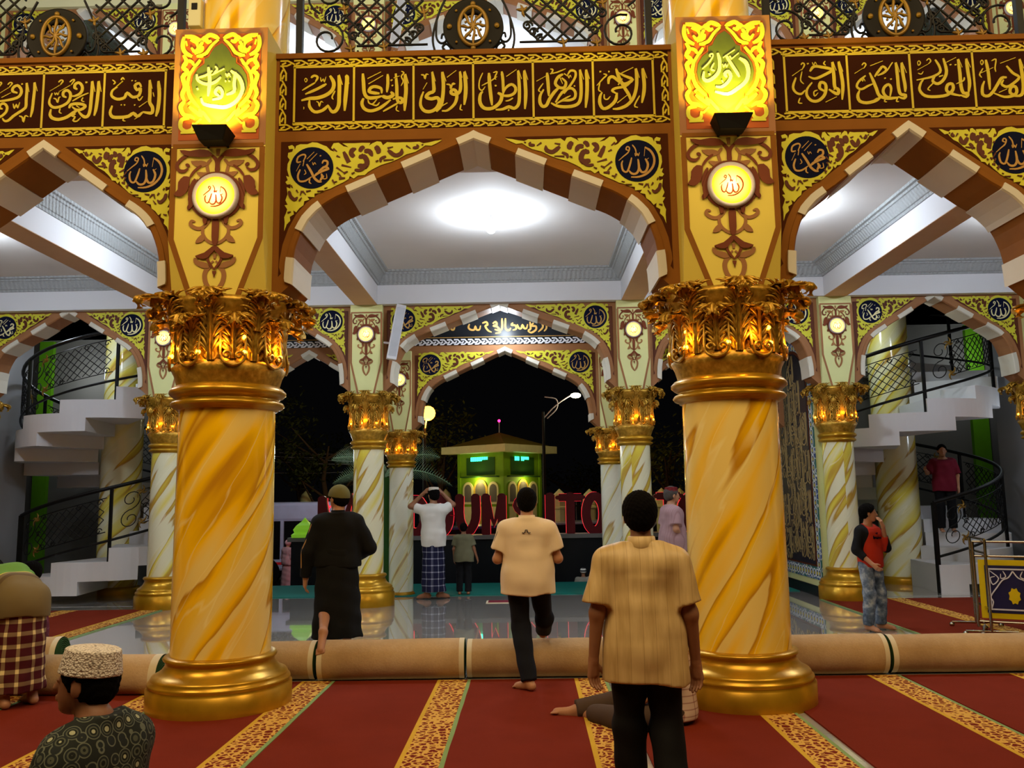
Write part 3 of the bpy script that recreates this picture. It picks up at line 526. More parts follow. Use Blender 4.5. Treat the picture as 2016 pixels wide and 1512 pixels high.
# porch frieze
pf = thing('porch_frieze', None, None); pf['kind'] = 'structure'; pf['label'] = 'dark calligraphy frieze above the porch arches'
MB().box(-5.3, 4.5, 14.45, 14.75, 4.10, 5.1).obj('frieze_wall', M['brown'], pf)
MB().box(-5.3, 4.5, 14.435, 14.45, 4.20, 4.78).obj('frieze_field', M['granite'], pf)
def braid(m, u0, u1, z0, z1, y, vert=False, rev=False, unit=.118):
    """plaited border of interlaced strips"""
    n = max(1, round((u1-u0)/unit)); un = (u1-u0)/n; h = z1-z0; wd = h*.25
    for k in range(n):
        a_ = u0+k*un
        h = h; segs = [[(0, .92), (.62, .92), (1.12, .38)], [(1.0, .08), (.42, .08), (.12, .40)], [(.55, .50), (.92, .86)], [(-.05, .55), (.30, .14)]]
        segs = [[(0, .9), (.55, .9), (1.05, .30)], [(.0, .10), (.48, .10), (.80, .42)], [(.42, .62), (.30, .50), (.12, .32)]]
        for sgm in segs:
            pts = [(a_+(1-p[0] if rev else p[0])*un, z0+p[1]*h) for p in sgm]
            if vert: pts = [(p[1], p[0]) for p in pts]
            m.stroke(pts, wd, y-.0006*(k % 2), .004, taper=1, sm=1)
    return m
braid(MB(), -5.2, 4.4, 4.20, 4.30, 14.43, unit=.12).obj('braided_border', M['white'], pf)
MB().box(-5.3, 4.5, 14.43, 14.45, 4.325, 4.335).obj('gold_line', M['tan'], pf)
# flowing inscription on the porch frieze
IN = MB()
wordy = [(34, '-620,60 -640,0 -600,-40 -540,-40 -520,20 -500,-40 -450,-40 -430,30'), (34, '-400,70 -330,90 -310,40 -350,20 -300,-60 -240,-90'), (36, '-220,60 -170,90 -150,40 -210,20 -140,0 -90,-90 -180,-110'),
         (36, '-60,150 -60,-20 -110,-60 -190,-40'), (36, '0,150 0,-30 60,-60 90,-20'), (34, '130,70 100,30 170,20 180,-40 120,-60'), (34, '200,40 230,-30 270,-30 290,30 320,-30 360,-30 380,40'), (34, '420,80 430,-40 380,-70'),
         (34, '480,60 450,10 520,0 520,-60 440,-110 380,-80'), (34, '560,70 620,60 640,-20 560,-100'), (30, '660,40 700,30 700,-40 660,-90')]
wordy = [(w_/1000, [tuple(float(q)/1000 for q in p.split(',')) for p in t_.split()]) for w_, t_ in wordy]
for w_, p in wordy: IN.stroke(p, w_, 14.428, .004, ox=-.35, oz=4.50)
for w_, p in wordy[:7]: IN.stroke(p, w_, 14.428, .004, ox=-1.6, oz=4.50)
for w_, p in wordy[3:]: IN.stroke(p, w_, 14.428, .004, ox=.9, oz=4.50)
IN.obj('lettering', M['tan'], pf)

# ---------------------------------------------------------------- near frieze with the calligraphy tiles
def frieze(x0, x1, t0, t1, keys, nm, zt=5.385):
    r = thing('frieze_beam', None, None); r['kind'] = 'structure'; r['label'] = 'near %s brown frieze with rows of Arabic name panels' % nm
    MB().box(x0, x1, NYF, NYB, 4.67, zt).obj('frieze_wall', M['brown_warmlit'], r)
    MB().box(x0, x1, NYF-.02, NYF, zt-.045, zt).obj('top_ledge', M['brown_warmlit'], r)
    MB().box(x0+.03, x1-.03, NYF-.003, NYF, 4.695, 5.335).obj('border_field', M['tile_bg'], r)
    zb0, zb1 = 4.70, 4.755; zc0, zc1 = 5.272, 5.33
    m = MB()
    braid(m, x0+.035, x1-.035, zb0, zb1, NYF-.007); braid(m, x0+.035, x1-.035, zc0, zc1, NYF-.007)
    braid(m, 4.76, 5.27, x0+.035, x0+.092, NYF-.007, vert=True); braid(m, 4.76, 5.27, x1-.092, x1-.035, NYF-.007, vert=True)
    m.obj('braided_border', M['gilt_paint'], r)
    n = len(keys); w_ = (t1-t0)/n; za, zb = 4.762, 5.264
    MB().box(t0-.012, t1+.012, NYF-.006, NYF, za-.012, za+.008).obj('gilt_line', M['gilt_paint'], r)
    MB().box(t0-.012, t1+.012, NYF-.006, NYF, zb-.008, zb+.012).obj('gilt_line', M['gilt_paint'], r)
    for i in range(n+1): MB().box(t0+i*w_-.009, t0+i*w_+.009, NYF-.006, NYF, za, zb).obj('gilt_line', M['gilt_paint'], r)
    for i, k in enumerate(keys):
        cx = t0+(i+.5)*w_
        p = link('name_panel', MB().box(-w_/2+.009, w_/2-.009, -.004, 0, -.243, .243).mesh('panel', M['tile_bg']), r, (cx, NYF-.001, (za+zb)/2))
        if k: strokes(parse(TILES[k]), -.008, wk=1.08, taper=.45).obj('lettering', M['gilt_paint'], p)
    return r
frieze(XL+.385, XR-.385, -1.935, 1.112, 'ABCDEF', 'central')
frieze(-5.637+.385, XL-.385, -5.15, -3.045, 'CMLK', 'left', 5.405)
frieze(XR+.385, 4.773-.385, 2.22, 4.32, 'GHIJ', 'right', 5.405)

# ---------------------------------------------------------------- piers with flower panels and lamps
FD = parse(ART['fl_dark']); FM = parse(ART['fl_mid']); FD2 = parse(ART['fl_dark2']); FM2 = parse(ART['fl_mid2'])
def both(m, data, y, xs, zs, skip=()):
    for i, (w_, p) in enumerate(data):
        for sg in (1, -1): m.stroke(p, w_*(xs+zs)/2*1.42, y-.00024*i-.0001*sg, .005, .4, 3, xs*sg, zs)
    return m
FLOWER = {}
def pier(x, yf, yb, hw, z1, dz, zl, label, sx=1, sz=1, top=None):
    r = thing('pier', None, None, (x, 0, dz)); r['kind'] = 'structure'; r['label'] = label
    zk, zb_ = 3.69, 3.14
    # body: square above, chamfered to an octagon toward the capital
    c = hw*.42
    m = MB(); vs = []
    ych = yf+c*.9
    ring = lambda f, z: [(-hw, yb, z), (-hw, yf+(c*.9)*f, z), (-hw+c*1.2*f, yf, z), (hw-c*1.2*f, yf, z), (hw, yf+(c*.9)*f, z), (hw, yb, z)]
    vs = ring(0.001, z1)+ring(.001, zk)+ring(1, zb_)
    fs = []
    for j in (0, 1):
        for i in range(5): fs.append((j*6+i, j*6+i+1, j*6+6+i+1, j*6+6+i)[::-1])
        fs.append((j*6+5, j*6, j*6+6, j*6+11)[::-1])
    fs += [(0, 1, 2, 3, 4, 5), (12, 13, 14, 15, 16, 17)[::-1]]
    m.add(vs, fs).obj('pier_body', M['panel_floodlit' if hw > .3 else 'lime'], r)
    e = hw
    # brown outline bars of the lower panel
    ol = MB(); w_ = hw*.115
    for sg in (1, -1):
        ol.stroke([(sg*(e-w_*.55), zl+.42*sz), (sg*(e-w_*.55), zk), (sg*(e-c*1.2-w_*.55), zb_+.005)], w_, yf-.004, .004, taper=1, sm=1)
    ol.stroke([(-e+w_*.3, zl+.435*sz), (e-w_*.3, zl+.435*sz)], w_*.8, yf-.0045, .004, taper=1, sm=1)
    ol.stroke([(-e+c*1.2, zb_+.02), (e-c*1.2, zb_+.02)], .045, yf-.0045, .004, taper=1, sm=1)
    ol.obj('panel_outline', M['brown_warmlit' if hw > .3 else 'brown'], r)
    k = (sx, sz)
    if k not in FLOWER:
        m2 = both(MB(), FM, -.005, sx, sz); both(m2, FM2, -.005, sx, sz)
        m1 = both(MB(), FD, -.0095, sx, sz); both(m1, FD2, -.0095, sx, sz)
        for m_, key, yy in ((m1, 'fl_poly_dark', -.0185), (m2, 'fl_poly_mid', -.0085)):
            for _, pp in parse(ART[key]):
                for sg in (1, -1): m_.poly([(sg*q[0]*sx, q[1]*sz) for q in crv(pp+[pp[0]], 2)[:-1]], yy-.0002*sg, .006)
        FLOWER[k] = (m1.mesh('flower', M['flower_dk']), m2.mesh('flower', M['flower_md']))
    f1 = link('flower_ornament', FLOWER[k][0], r, (0, yf, zl)); link('flower_leaf', FLOWER[k][1], f1)
    return r
LAMPS = []
def wall_lamp(x, y, z, r, label, group, power):
    o = thing('wall_lamp', label, 'lamp', (x, y, z), group=group)
    m = MB(); prof = [(r*1.19, 0), (r*1.20, -.035), (r*1.12, -.05), (r, -.045), (r*.99, -.03)]
    vs = []; fs = []; n = 40
    for q, d in prof:
        for i in range(n): t = 2*PI*i/n; vs.append((q*math.cos(t), d, q*math.sin(t)))
    for j in range(len(prof)-1):
        for i in range(n): fs.append((j*n+i, j*n+(i+1) % n, (j+1)*n+(i+1) % n, (j+1)*n+i))
    m.add(vs, fs, True).obj('rim', M['disc_lamp_rim'], o)
    disc(r*1.0, -.034, .03).obj('glowing_face', M['lamp_face'], o)
    s_ = r/.20
    strokes(ALLAH, -.040, .80*s_, .80*s_, wk=.8).obj('lettering', M['lamp_red'], o)
    l = lamp('POINT', 'wall_lamp_light', (x, y-.14, z), power, (1, .75, .3), r*.8)
    return o
nmc = ['far left', 'left', 'left middle', 'right middle', 'right', 'far right']
for x, nm in ((XL, 'left'), (XR, 'right')):
    r = pier(x, 6.6, 7.45, .385, 5.49, 0, 4.038, 'near %s pier with brown flower scrolls on floodlight-yellowed panel' % nm)
    yf = 6.6
    MB().box(-.385, .385, yf-.004, yf, 4.475, 5.49).obj('upper_panel_frame', M['gilt_paint'] if False else M['brown'], r)
    MB().box(-.33, .33, yf-.007, yf-.003, 4.52, 5.44).obj('upper_panel_field', M['orange_p'], r)
    cz = 4.982
    lay = MB()
    for i, (w_, p) in enumerate(parse(ART['cart_orn'])):
        for sg in (1, -1): lay.stroke(p, w_*1.3, yf-.0115-.00018*i-.0002*sg, .006, .55, 3, sg*.94, .97, 0, cz)
    lay.obj('scroll_ornament', M['ornament'], r)
    co_pts = parse(ART['cart_out'])[0][1]
    full = [(p[0]*.94, p[1]*.97+cz) for p in co_pts]; full = full+[(-p[0], p[1]) for p in full[::-1][1:-1]]
    big = [(p[0]*1.08, (p[1]-cz)*1.045+cz) for p in full]
    MB().poly(big, yf-.0165, .004).obj('cartouche_rim', M['orange_p'], r)
    ca = MB().poly(full, yf-.019, .004).obj('cartouche', M['green_p'], r)
    strokes(parse(ART['tawwab' if nm == 'left' else 'awwal']), yf-.024, 1, 1, 0 if nm == 'left' else -.02, 4.998 if nm == 'left' else 4.966, wk=1.1).obj('lettering', M['ivory'], ca)
    wall_lamp(x, 6.6, 4.038, .158, 'round glowing yellow lamp on the near %s pier' % nm, None, 2.2)
    # floodlight
    f = thing('floodlight', 'black floodlight washing the lettered panel of the near %s pier' % nm, 'floodlight', (x, 6.6, 4.52))
    hb = MB(); hb.add([(-.15, -.20, .05), (.15, -.24, .03), (.15, -.02, .02), (-.15, -.02, .04), (-.10, -.16, -.07), (.10, -.18, -.08), (.10, -.03, -.07), (-.10, -.03, -.07)],
                      [(0, 1, 2, 3), (0, 4, 5, 1), (1, 5, 6, 2), (2, 6, 7, 3), (3, 7, 4, 0), (7, 6, 5, 4)])
    bevel(hb.obj('housing', M['black_box'], f), .008)
    MB().box(-.11, .11, -.17, -.04, .048, .054).obj('lit_glass', emis('flood_glass_'+nm, 'fff08a', 14), f)
    MB().tube([(-.08, -.10, -.05), (-.08, 0, -.06)], .012).tube([(.08, -.10, -.05), (.08, 0, -.06)], .012).obj('bracket', M['black_box'], f)
    lamp('SPOT', 'flood_spot', (x, 6.44, 4.60), 170, (1, .80, .05), .05, aim=(x, 6.62, 5.15), spot=2.5, blend=.7)
for x, nm in zip(COLX, nmc):
    for dz, fl_ in ((0, 'lower'), (5.13, 'upper gallery')):
        pier(x, 13.0, 13.5, .25, 4.6, dz, 4.13, '%s far %s pier, pale lime with brown flower' % (fl_, nm), .62, .80)
        wall_lamp(x, 13.0, 4.13+dz, .105, 'small round glowing lamp on the %s far %s pier' % (fl_, nm), None, .8)
for x, nm in zip(TX[1:3], ('left', 'right')):
    pier(x, 14.38, 14.8, .2, 4.6, -.5, 4.10, 'porch %s pier, pale lime with brown flower' % nm, .5, .75)
    wall_lamp(x, 14.38, 3.60, .095, 'small round lamp on the porch %s pier' % nm, None, .6)
# ================================================================== COLUMNS
def leaf_mesh(h, reach, w, bell0, bell1, curl=1.0, ns=26, nt=13):
    """acanthus leaf in the XZ plane, outward = -Y, rising to h then curling over"""
    path = []
    for i in range(ns+1):
        s = i/ns
        if s < .62: t = s/.62; y = -(bell0+(bell1-bell0)*t**2*.6); z = h*.90*t
        else:
            t = (s-.62)/.38; a = t*PI*1.05*curl
            rr = reach*.5
            y = -(bell0+(bell1-bell0)*.6)-rr*(1-math.cos(a))*.95-.01; z = h*.90+math.sin(a)*h*.13-(t**3)*h*.10
        path.append((y, z))
    vs = []; fs = []
    for i, (y, z) in enumerate(path):
        s = i/ns
        lob = .70+.30*abs(math.sin(s*PI*7.5))**.6; ww = w*(.62+.5*math.sin(min(1, s*1.15)*PI*.78))*lob*(1 if s < .9 else .62)
        for j in range(nt):
            t = j/(nt-1)*2-1
            ridge = w*(.13*math.cos(t*PI*4.0)+.16*(1-abs(t))**2+(.16*math.sin((s*15-abs(t)*2.5)*PI)*min(1, (abs(t)-.25)*2) if abs(t) > .25 else 0))
            back = .022*t*t
            vs.append((ww*t, y-ridge*1.2+back, z-abs(t)*.035*(s > .2)))
    for i in range(ns):
        for j in range(nt-1): fs.append((i*nt+j, i*nt+j+1, (i+1)*nt+j+1, (i+1)*nt+j))
    m = MB()
    def pt(s, x, out=0):
        i = min(ns-1e-6, max(0, s*ns)); k = int(i); f = i-k; a, b = path[k], path[min(ns, k+1)]
        y = a[0]+(b[0]-a[0])*f; z = a[1]+(b[1]-a[1])*f
        ty, tz = b[0]-a[0], b[1]-a[1]; L = math.hypot(ty, tz)+1e-9
        # outward normal of the leaf path
        return (x, y-abs(tz)/L*out+.25*x*x/w, z-(ty/L)*out*(-1 if ty < 0 else 1)*.3)
    # thin plate carrying the leaflets
    m.add([(v[0]*.80, v[1]+.008, v[2]) for v in vs], fs, True)
    for dx in (-.16, 0, .16):
        m.tube([pt(s, w*dx*(1-s*.6), w*.07) for s in [q/18 for q in range(19)]], [w*.085*(1-.6*q/18) for q in range(19)], 6)
    NL = 6
    for k in range(NL):
        s0 = .06+.84*k/NL; W = w*(.78+.45*math.sin(min(1, s0*1.2)*PI*.8))
        for sg in (-1, 1):
            for sub_ in (0, 1):
                x1 = W*(.98-.30*sub_); rise = .17+.05*sub_
                p = [pt(s0, sg*w*.10, w*.05), pt(s0+rise*.45, sg*x1*.45, w*.16), pt(s0+rise*.80, sg*x1*.85, w*.14), pt(s0+rise*.85, sg*x1*1.08, -w*.02)]
                p = crv(p, 3); n_ = len(p)
                m.tube([tuple(q) for q in p], [w*.10*math.sin(PI*(.18+.76*q/(n_-1))) for q in range(n_)], 6)
    return m
def column(name, x, y, z0, R, rb, z_sh, z_ring, z_cap, z_base, label, mat, near, group=None, cap_r=None, leaves=True):
    """R shaft radius, rb base radius; heights relative to floor"""
    c = thing(name, label, 'column', (x, y, z0), group=group)
    k = rb-R; zb = z_base
    base = [(rb-.0, 0), (rb, .02), (rb, zb*.40), (rb-.012*2, zb*.44), (rb-.012, zb*.47), (rb-k*.10, zb*.52), (rb-k*.22, zb*.545), (rb-k*.20, zb*.58), (rb-k*.26, zb*.62), (rb-k*.46, zb*.66), (rb-k*.66, zb*.72), (rb-k*.80, zb*.80), (rb-k*.84, zb*.86), (rb-k*.80, zb*.885), (rb-k*.73, zb*.91), (rb-k*.70, zb*.94), (rb-k*.76, zb*.975), (R, zb*1.0), (R-.02, zb)]
    MB().lathe(base, 64).obj('base', M['gold_s'], c)
    MB().lathe([(R, zb-.01), (R*1.005, zb+.4), (R*1.0, (zb+z_sh)/2), (R*.985, z_sh)], 56).obj('shaft', mat, c, rot=(0, 0, .4*len(C.objects) % 6.28 if not near else 0))
    g = (z_ring-z_sh)
    q = .055 if near else .035
    nk = [(R*.98, z_sh-.005), (R+q*.3, z_sh), (R+q*.35, z_sh+g*.05), (R+q, z_sh+g*.12), (R+q*1.25, z_sh+g*.22), (R+q, z_sh+g*.33), (R+q*.4, z_sh+g*.38), (R+q*.35, z_sh+g*.46), (R+q*.7, z_sh+g*.52), (R+q*1.0, z_sh+g*.56), (R+q*1.45, z_sh+g*.68), (R+q*1.45, z_sh+g*.78), (R+q, z_sh+g*.92), (R+q*.5, z_ring), (R+q*.4, z_ring)]
    MB().lathe(nk, 56).obj('neck_ring', M['gold_s'], c)
    H = z_cap-z_ring; cr = cap_r or R
    bell = [(R+q*.4, z_ring), (cr+.045, z_ring+H*.12), (cr+.075, z_ring+H*.2), (cr+.02, z_ring+H*.27), (cr+.01, z_ring+H*.6), (cr+.05, z_ring+H*.8), (cr+.11, z_ring+H*.93), (cr+.11, z_cap), (cr-.05, z_cap)]
    cap = MB().lathe(bell, 48).obj('capital', M['gold'], c)
    if not leaves: return c
    s = R/.385
    n = 8
    k1 = leaf_mesh(H*.50, .13*s+.02, .128*s, cr+.035, cr+.06)
    k2 = leaf_mesh(H*.80, .15*s+.02, .135*s, cr+.045, cr+.10)
    k3 = leaf_mesh(H*.40, .22*s+.03, .115*s, cr+.09, cr+.17, 1.15)
    lm1, lm2, lm3 = (q_.mesh('leaf', M['gold']) for q_ in (k1, k2, k3))
    # scroll loop moulding at the leaf feet
    rg = MB(); w_ = .095*s
    rg.tube([(w_*math.cos(t), -(cr+.078), w_*.8*math.sin(t)) for t in [PI+PI*i/10 for i in range(11)]], .010*s+.002, 5)
    for sg in (-1, 1):
        rg.tube([(sg*w_, -(cr+.075), 0), (sg*w_*1.0, -(cr+.05), H*.3)], .010*s+.002, 5)
        rg.tube([(sg*(w_*.5)+.035*s*math.cos(t)*(1-t/9), -(cr+.085), .0+.035*s*math.sin(t)*(1-t/9)) for t in [i*.7 for i in range(10)]], .012*s, 5)
    rgm = rg.mesh('loop', M['gold'])
    off = PI/8
    for i in range(n):
        a_ = 2*PI*i/n+off
        link('acanthus_leaf', lm1, c, (0, 0, z_ring+H*.27), (0, 0, a_))
        link('scroll_loop', rgm, c, (0, 0, z_ring+H*.30), (0, 0, a_))
        link('acanthus_leaf', lm2, c, (0, 0, z_ring+H*.25), (0, 0, a_+PI/8))
        if i % 2 == 0: link('corner_scroll', lm3, c, (0, 0, z_ring+H*.60), (0, 0, a_+PI/8-off+PI/8))
        else: link('corner_scroll', lm3, c, (0, 0, z_ring+H*.60), (0, 0, a_+PI/8-off+PI/8), scale=(.8, .9, .98))
    if near:
        fm = MB()
        for p in range(6): t = 2*PI*p/6; fm.sphere((.028*math.cos(t), -.01, .028*math.sin(t)), .02, 6, 4, (1, .5, 1))
        fm.sphere((0, -.02, 0), .016, 6, 4); fmm = fm.mesh('flower', M['gold'])
        for i in range(n):
            a_ = 2*PI*(i+.5)/n+off
            link('rosette', fmm, c, (math.sin(a_)*(cr+.15), -math.cos(a_)*(cr+.15), z_cap-.07), (0, 0, a_))
    # amber bulbs tucked behind the lower leaves
    bm = MB().sphere((0, 0, 0), .014*s+.006, 8, 6).mesh('bulb', M['bulb'])
    for i in range(n):
        for dz_, rr, da in ((.34, cr+.075, .5), (.52, cr+.06, .5)) if near else ((.36, cr+.065, .5),):
            if near and dz_ > .5 and i % 2: continue
            a_ = 2*PI*(i)/n+off+PI/16*(1 if i % 2 else 1.0)
            link('bulb', bm, c, (math.sin(a_)*rr, -math.cos(a_)*rr, z_ring+H*dz_), label='small glowing amber bulb')
    for i in range(6 if near else 3):
        a_ = (2*PI*i/6+PI/16 if near else (-1.0+i*1.0))
        rr = cr+.105+(0 if near else -.01)
        lamp('POINT', 'capital_light', (x+math.sin(a_)*rr, y-math.cos(a_)*rr, z0+z_ring+H*.42), (2.6 if near else 1.1), AMBER, .012)
    return c
CN = {}
UY = 7.20
for x, nm in ((XL, 'left'), (XR, 'right')):
    column('grand_column', x, NY, 0, .385, .555, 2.335, 2.53, 3.215, .41, 'large %s marble column with lit gold Corinthian capital, nearest row' % nm, M['marbleL'] if nm == 'left' else M['marbleR'], True)
    # shaft of the upper storey standing on the pier
    u = thing('upper_column', 'yellow marble shaft rising above the near %s pier' % nm, 'column', (x, UY, 5.385))
    MB().lathe([(.375, .0), (.375, 2.4)], 48).obj('shaft', M['marbleL'], u)
    MB().lathe([(.40, 0), (.40, .03), (.385, .05), (.375, .055)], 48).obj('base_ring', M['gold_s'], u)
    MB().lathe([(.40, 2.4), (.46, 2.45), (.46, 2.55), (.5, 3.2), (.4, 3.2)], 48).obj('capital', M['gold'], u)
for x, nm in ((-5.70, 'leftmost'), (4.90, 'rightmost')):
    pier(x, 6.6, 7.45, .385, 5.49, 0, 4.038, 'near %s pier just outside the picture' % nm)
    column('grand_column', x, NY, 0, .385, .555, 2.335, 2.53, 3.215, .41, 'large marble column, nearest row, %s, just outside the picture' % nm, M['marbleR'], True)
for x, nm in zip(COLX, nmc):
    column('hall_column', x, FY, 0, .235, .405, 2.36, 2.50, 3.205, .48, 'smaller marble column, far row, %s, gold base and lit capital' % nm, M['marble'], False)
for x, nm in zip(TX[1:3], ('left', 'right')):
    column('porch_column', x, TY, 0, .205, .235, 2.12, 2.24, 2.72, .06, 'slender pale marble column at the porch, %s one' % nm, M['marble2'], False, cap_r=.2)
# ================================================================== helper: point on the plane y=Y seen at photo point
def at(px, py, Y):
    d = fw*1681.6+R_*(px-1008)-U_*(py-756); t = Y/d.y
    return Vector((d.x*t, Y, d.z*t+1.6))
# ================================================================== IRONWORK
def spiral(cx, cy, r, a0, turns=1.25, sg=1, n=22, rin=.25):
    return [(cx+sg*r*(1-(1-rin)*i/n)*math.cos(a0+turns*2*PI*i/n), cy+r*(1-(1-rin)*i/n)*math.sin(a0+turns*2*PI*i/n)) for i in range(n+1)]
def lattice(cx, cy, a, b, d):
    """diamond grid clipped to an 8-sided region |x|<a, |y|<b, |x|+|y|<a+b-.12"""
    out = []; lim = (a+b)*.80
    for sg in (1, -1):
        k = -6
        while k <= 6:
            c = k*d; pts = []
            # line y = sg*x + c
            ts = [i/40*2*a-a for i in range(41)]
            seg = [(x, sg*x+c) for x in ts if abs(sg*x+c) <= b and abs(x)+abs(sg*x+c) <= lim]
            if len(seg) > 3: out.append([(cx+seg[0][0], cy+seg[0][1]), (cx+(seg[0][0]+seg[-1][0])/2, cy+(seg[0][1]+seg[-1][1])/2), (cx+seg[-1][0], cy+seg[-1][1])])
            k += 1
    return out
def rail_panel(root, f, L, H, lat=True, r=.008):
    """wrought iron infill; f(s,h)->3D point"""
    F = lambda pts: [f(*p) for p in pts]
    def seg(p, q, n=8): return [(p[0]+(q[0]-p[0])*i/n, p[1]+(q[1]-p[1])*i/n) for i in range(n+1)]
    m = MB()
    for h in (.13, H-.12): m.tube(F(seg((.26*L, h), (.96*L, h))), r, 5)
    m.obj('thin_rail', M['iron'], root)
    if lat:
        for p in lattice(L*.60, H/2, L*.34, H*.34, .13): MB().tube(F(crv(p, 4)), r*.9, 5).obj('lattice_bar', M['iron'], root)
    for cx, cy, rr, a0, sg in ((.17*L, H*.70, .16, -1.4, 1), (.17*L, H*.30, .16, 1.4, 1), (.36*L, H-.16, .055, 0, -1), (.36*L, .16, .055, 0, -1), (.30*L, H*.5, .05, 0, 1), (.90*L, H-.17, .05, 0, 1), (.90*L, .17, .05, 0, 1), (.48*L, .12+.05, .045, 2, 1), (.72*L, H-.17, .045, 2, 1)):
        MB().tube(F(spiral(cx, cy, rr, a0, 1.3 if rr > .1 else 1.1, sg)), r, 5).obj('scroll', M['iron'], root)
    for cx, cy, up_ in ((.27*L, H*.80, 1), (.27*L, H*.20, -1)):
        g = MB()
        for a_, ln in ((.4, .11), (1.6, .10), (2.8, .11), (-1.2, .07)):
            g.tube(F([(cx+ln*t*math.cos(a_*up_+t*1.2), cy+ln*t*math.sin(a_*up_+t*1.2)) for t in (0, .35, .7, 1)]), [.016, .02, .012, .006], 5)
        g.obj('gilt_leaf', M['iron_gold'], root)
def stair(cx, cy, phi0, nst, label, marb, nm, n_rail=7):
    Ro, Ri, rise = 1.70, .40, .219
    t = thing('spiral_stair', label, 'staircase', (cx, cy, 0))
    D = math.radians
    def sector(m, a0, a1, z0, z1, n=4):
        vs = []; fs = []
        for i in range(n+1):
            a = D(a0+(a1-a0)*i/n)
            for r_, z in ((Ri, z0), (Ro, z0), (Ro, z1), (Ri, z1)): vs.append((r_*math.cos(a), r_*math.sin(a), z))
        for i in range(n):
            a = i*4; b = a+4
            for k in range(4): fs.append((a+k, b+k, b+(k+1) % 4, a+(k+1) % 4)[::-1])
        fs += [(0, 1, 2, 3)[::-1], tuple(n*4+i for i in range(4))]
        m.add(vs, fs)
    for k in range(nst):
        z = .44+rise*k; a0 = phi0+30*k
        m = MB(); sector(m, a0, a0+15, max(0, z-.52) if k else 0, z); sector(m, a0+15, a0+30, z-.30 if k else z-.30, z)
        m.obj('step', M['white'], t)
    rl = thing('stair_railing', 'black scrollwork railing with gilt leaves winding up the %s spiral stair' % nm, 'railing', (cx, cy, 0))
    Rr = Ro-.06
    zr = lambda a: .44+rise*(a-phi0)/30
    pt = lambda a, h: (Rr*math.cos(D(a)), Rr*math.sin(D(a)), zr(a)+h)
    a1 = phi0+30*nst
    n = int((a1-phi0)/6)
    MB().tube([pt(phi0+(a1-phi0)*i/n, .97) for i in range(n+1)], .032, 8).obj('handrail', M['iron'], rl)
    MB().tube([pt(phi0+(a1-phi0)*i/n, .12) for i in range(n+1)], .022, 6).obj('bottom_rail', M['iron'], rl)
    span = 60; L = D(span)*Rr
    for j in range(int((a1-phi0)/span)):
        b0 = phi0+span*j
        p0 = pt(b0, 0)
        MB().box(p0[0]-.022, p0[0]+.022, p0[1]-.022, p0[1]+.022, p0[2]-.25, p0[2]+.97).obj('post', M['iron'], rl)
        if j < n_rail: rail_panel(rl, lambda s, h, b0=b0: pt(b0+s/L*span, h+.14), L, .80)
    p0 = pt(phi0, 0)
    MB().box(p0[0]-.03, p0[0]+.03, p0[1]-.03, p0[1]+.03, 0, p0[2]+.97).obj('newel_post', M['iron'], rl)
    c = thing('stair_column', 'plain marble column at the centre of the %s spiral stair' % nm, 'column', (cx, cy, 0))
    MB().lathe([(.35, 0), (.35, 4.98)], 40).obj('shaft', marb, c)
    MB().lathe([(.40, 0), (.40, .08), (.38, .12), (.35, .13)], 32).obj('base_ring', M['gold_s'], c)
    return t
stair(-7.39, 15.45, -129, 20, 'white spiral staircase on the left behind the arcade, stepped white edge', M['marble'], 'left')
stair(6.56, 15.45, -95, 20, 'white spiral staircase on the right behind the barriers', M['marble'], 'right')
# stair rooms
lamp('POINT', 'stair_room_fill', (-7.9, 14.0, 4.6), 48, COOL, .1); lamp('POINT', 'stair_room_fill', (5.2, 14.4, 4.6), 42, COOL, .1); lamp('POINT', 'stair_room_fill', (8.3, 14.1, 2.6), 9, COOL, .1); lamp('POINT', 'stair_room_fill', (-9.0, 16.9, 4.2), 30, COOL, .1); lamp('POINT', 'stair_room_fill', (8.9, 16.8, 4.2), 22, COOL, .1)  # unseen fill lamps, added to lift the dark stair rooms
for sg, nm, x0, x1, xs in ((-1, 'left', -12, -5.45, -9.25), (1, 'right', 4.45, 11.5, 8.60)):
    box('wall_%s_back' % nm, x0, x1, 17.6, 17.8, -.1, 5, M['dgrey_wall'], **st)
    xa = -9.25 if sg < 0 else 8.6
    box('wall_%s' % nm, xa, xa+.15, 13.46, 15.4 if sg < 0 else 15.8, -.1, 5, M['grey_wall'], **st)
    box('ceiling_%s' % nm, x0, x1, 13.2, 17.8, 4.98, 5.1, M['dgrey_wall'], **st)
    if sg < 0: box('trim_1', -10.22, -9.93, 17.5, 17.6, 0, 5, M['green_stripe'], label='green wall strip behind the left stair', **st)
    else:
        box('trim_2', 7.18, 7.46, 17.5, 17.6, 0, 5, M['green_stripe'], label='green wall strip left of the right stair', **st)
        box('trim_3', 9.05, 9.38, 17.5, 17.6, 0, 5, M['green_stripe'], label='green wall strip behind the right stair railing', **st)
    box('floor_%s_stair' % nm, x0, x1, 13.5, 17.7, -.1, .004, M['floor'], **st)
box('wall_left_inner', -5.08, -4.95, 13.46, 16.2, -.1, 5, M['cream'], **st)
box('wall_right_inner', 4.46, 4.60, 13.40, 17.8, -.1, 5, M['lime'], **st)
box('baseboard_right', 4.44, 4.46, 13.40, 17.0, 0, .16, M['granite'], **st)
box('wall_far_left', -10.6, -9.4, 13.2, 13.5, -.1, 5, M['grey_wall'], **st)
box('wall_far_right', 8.75, 9.6, 13.2, 13.5, -.1, 5, M['grey_wall'], **st)
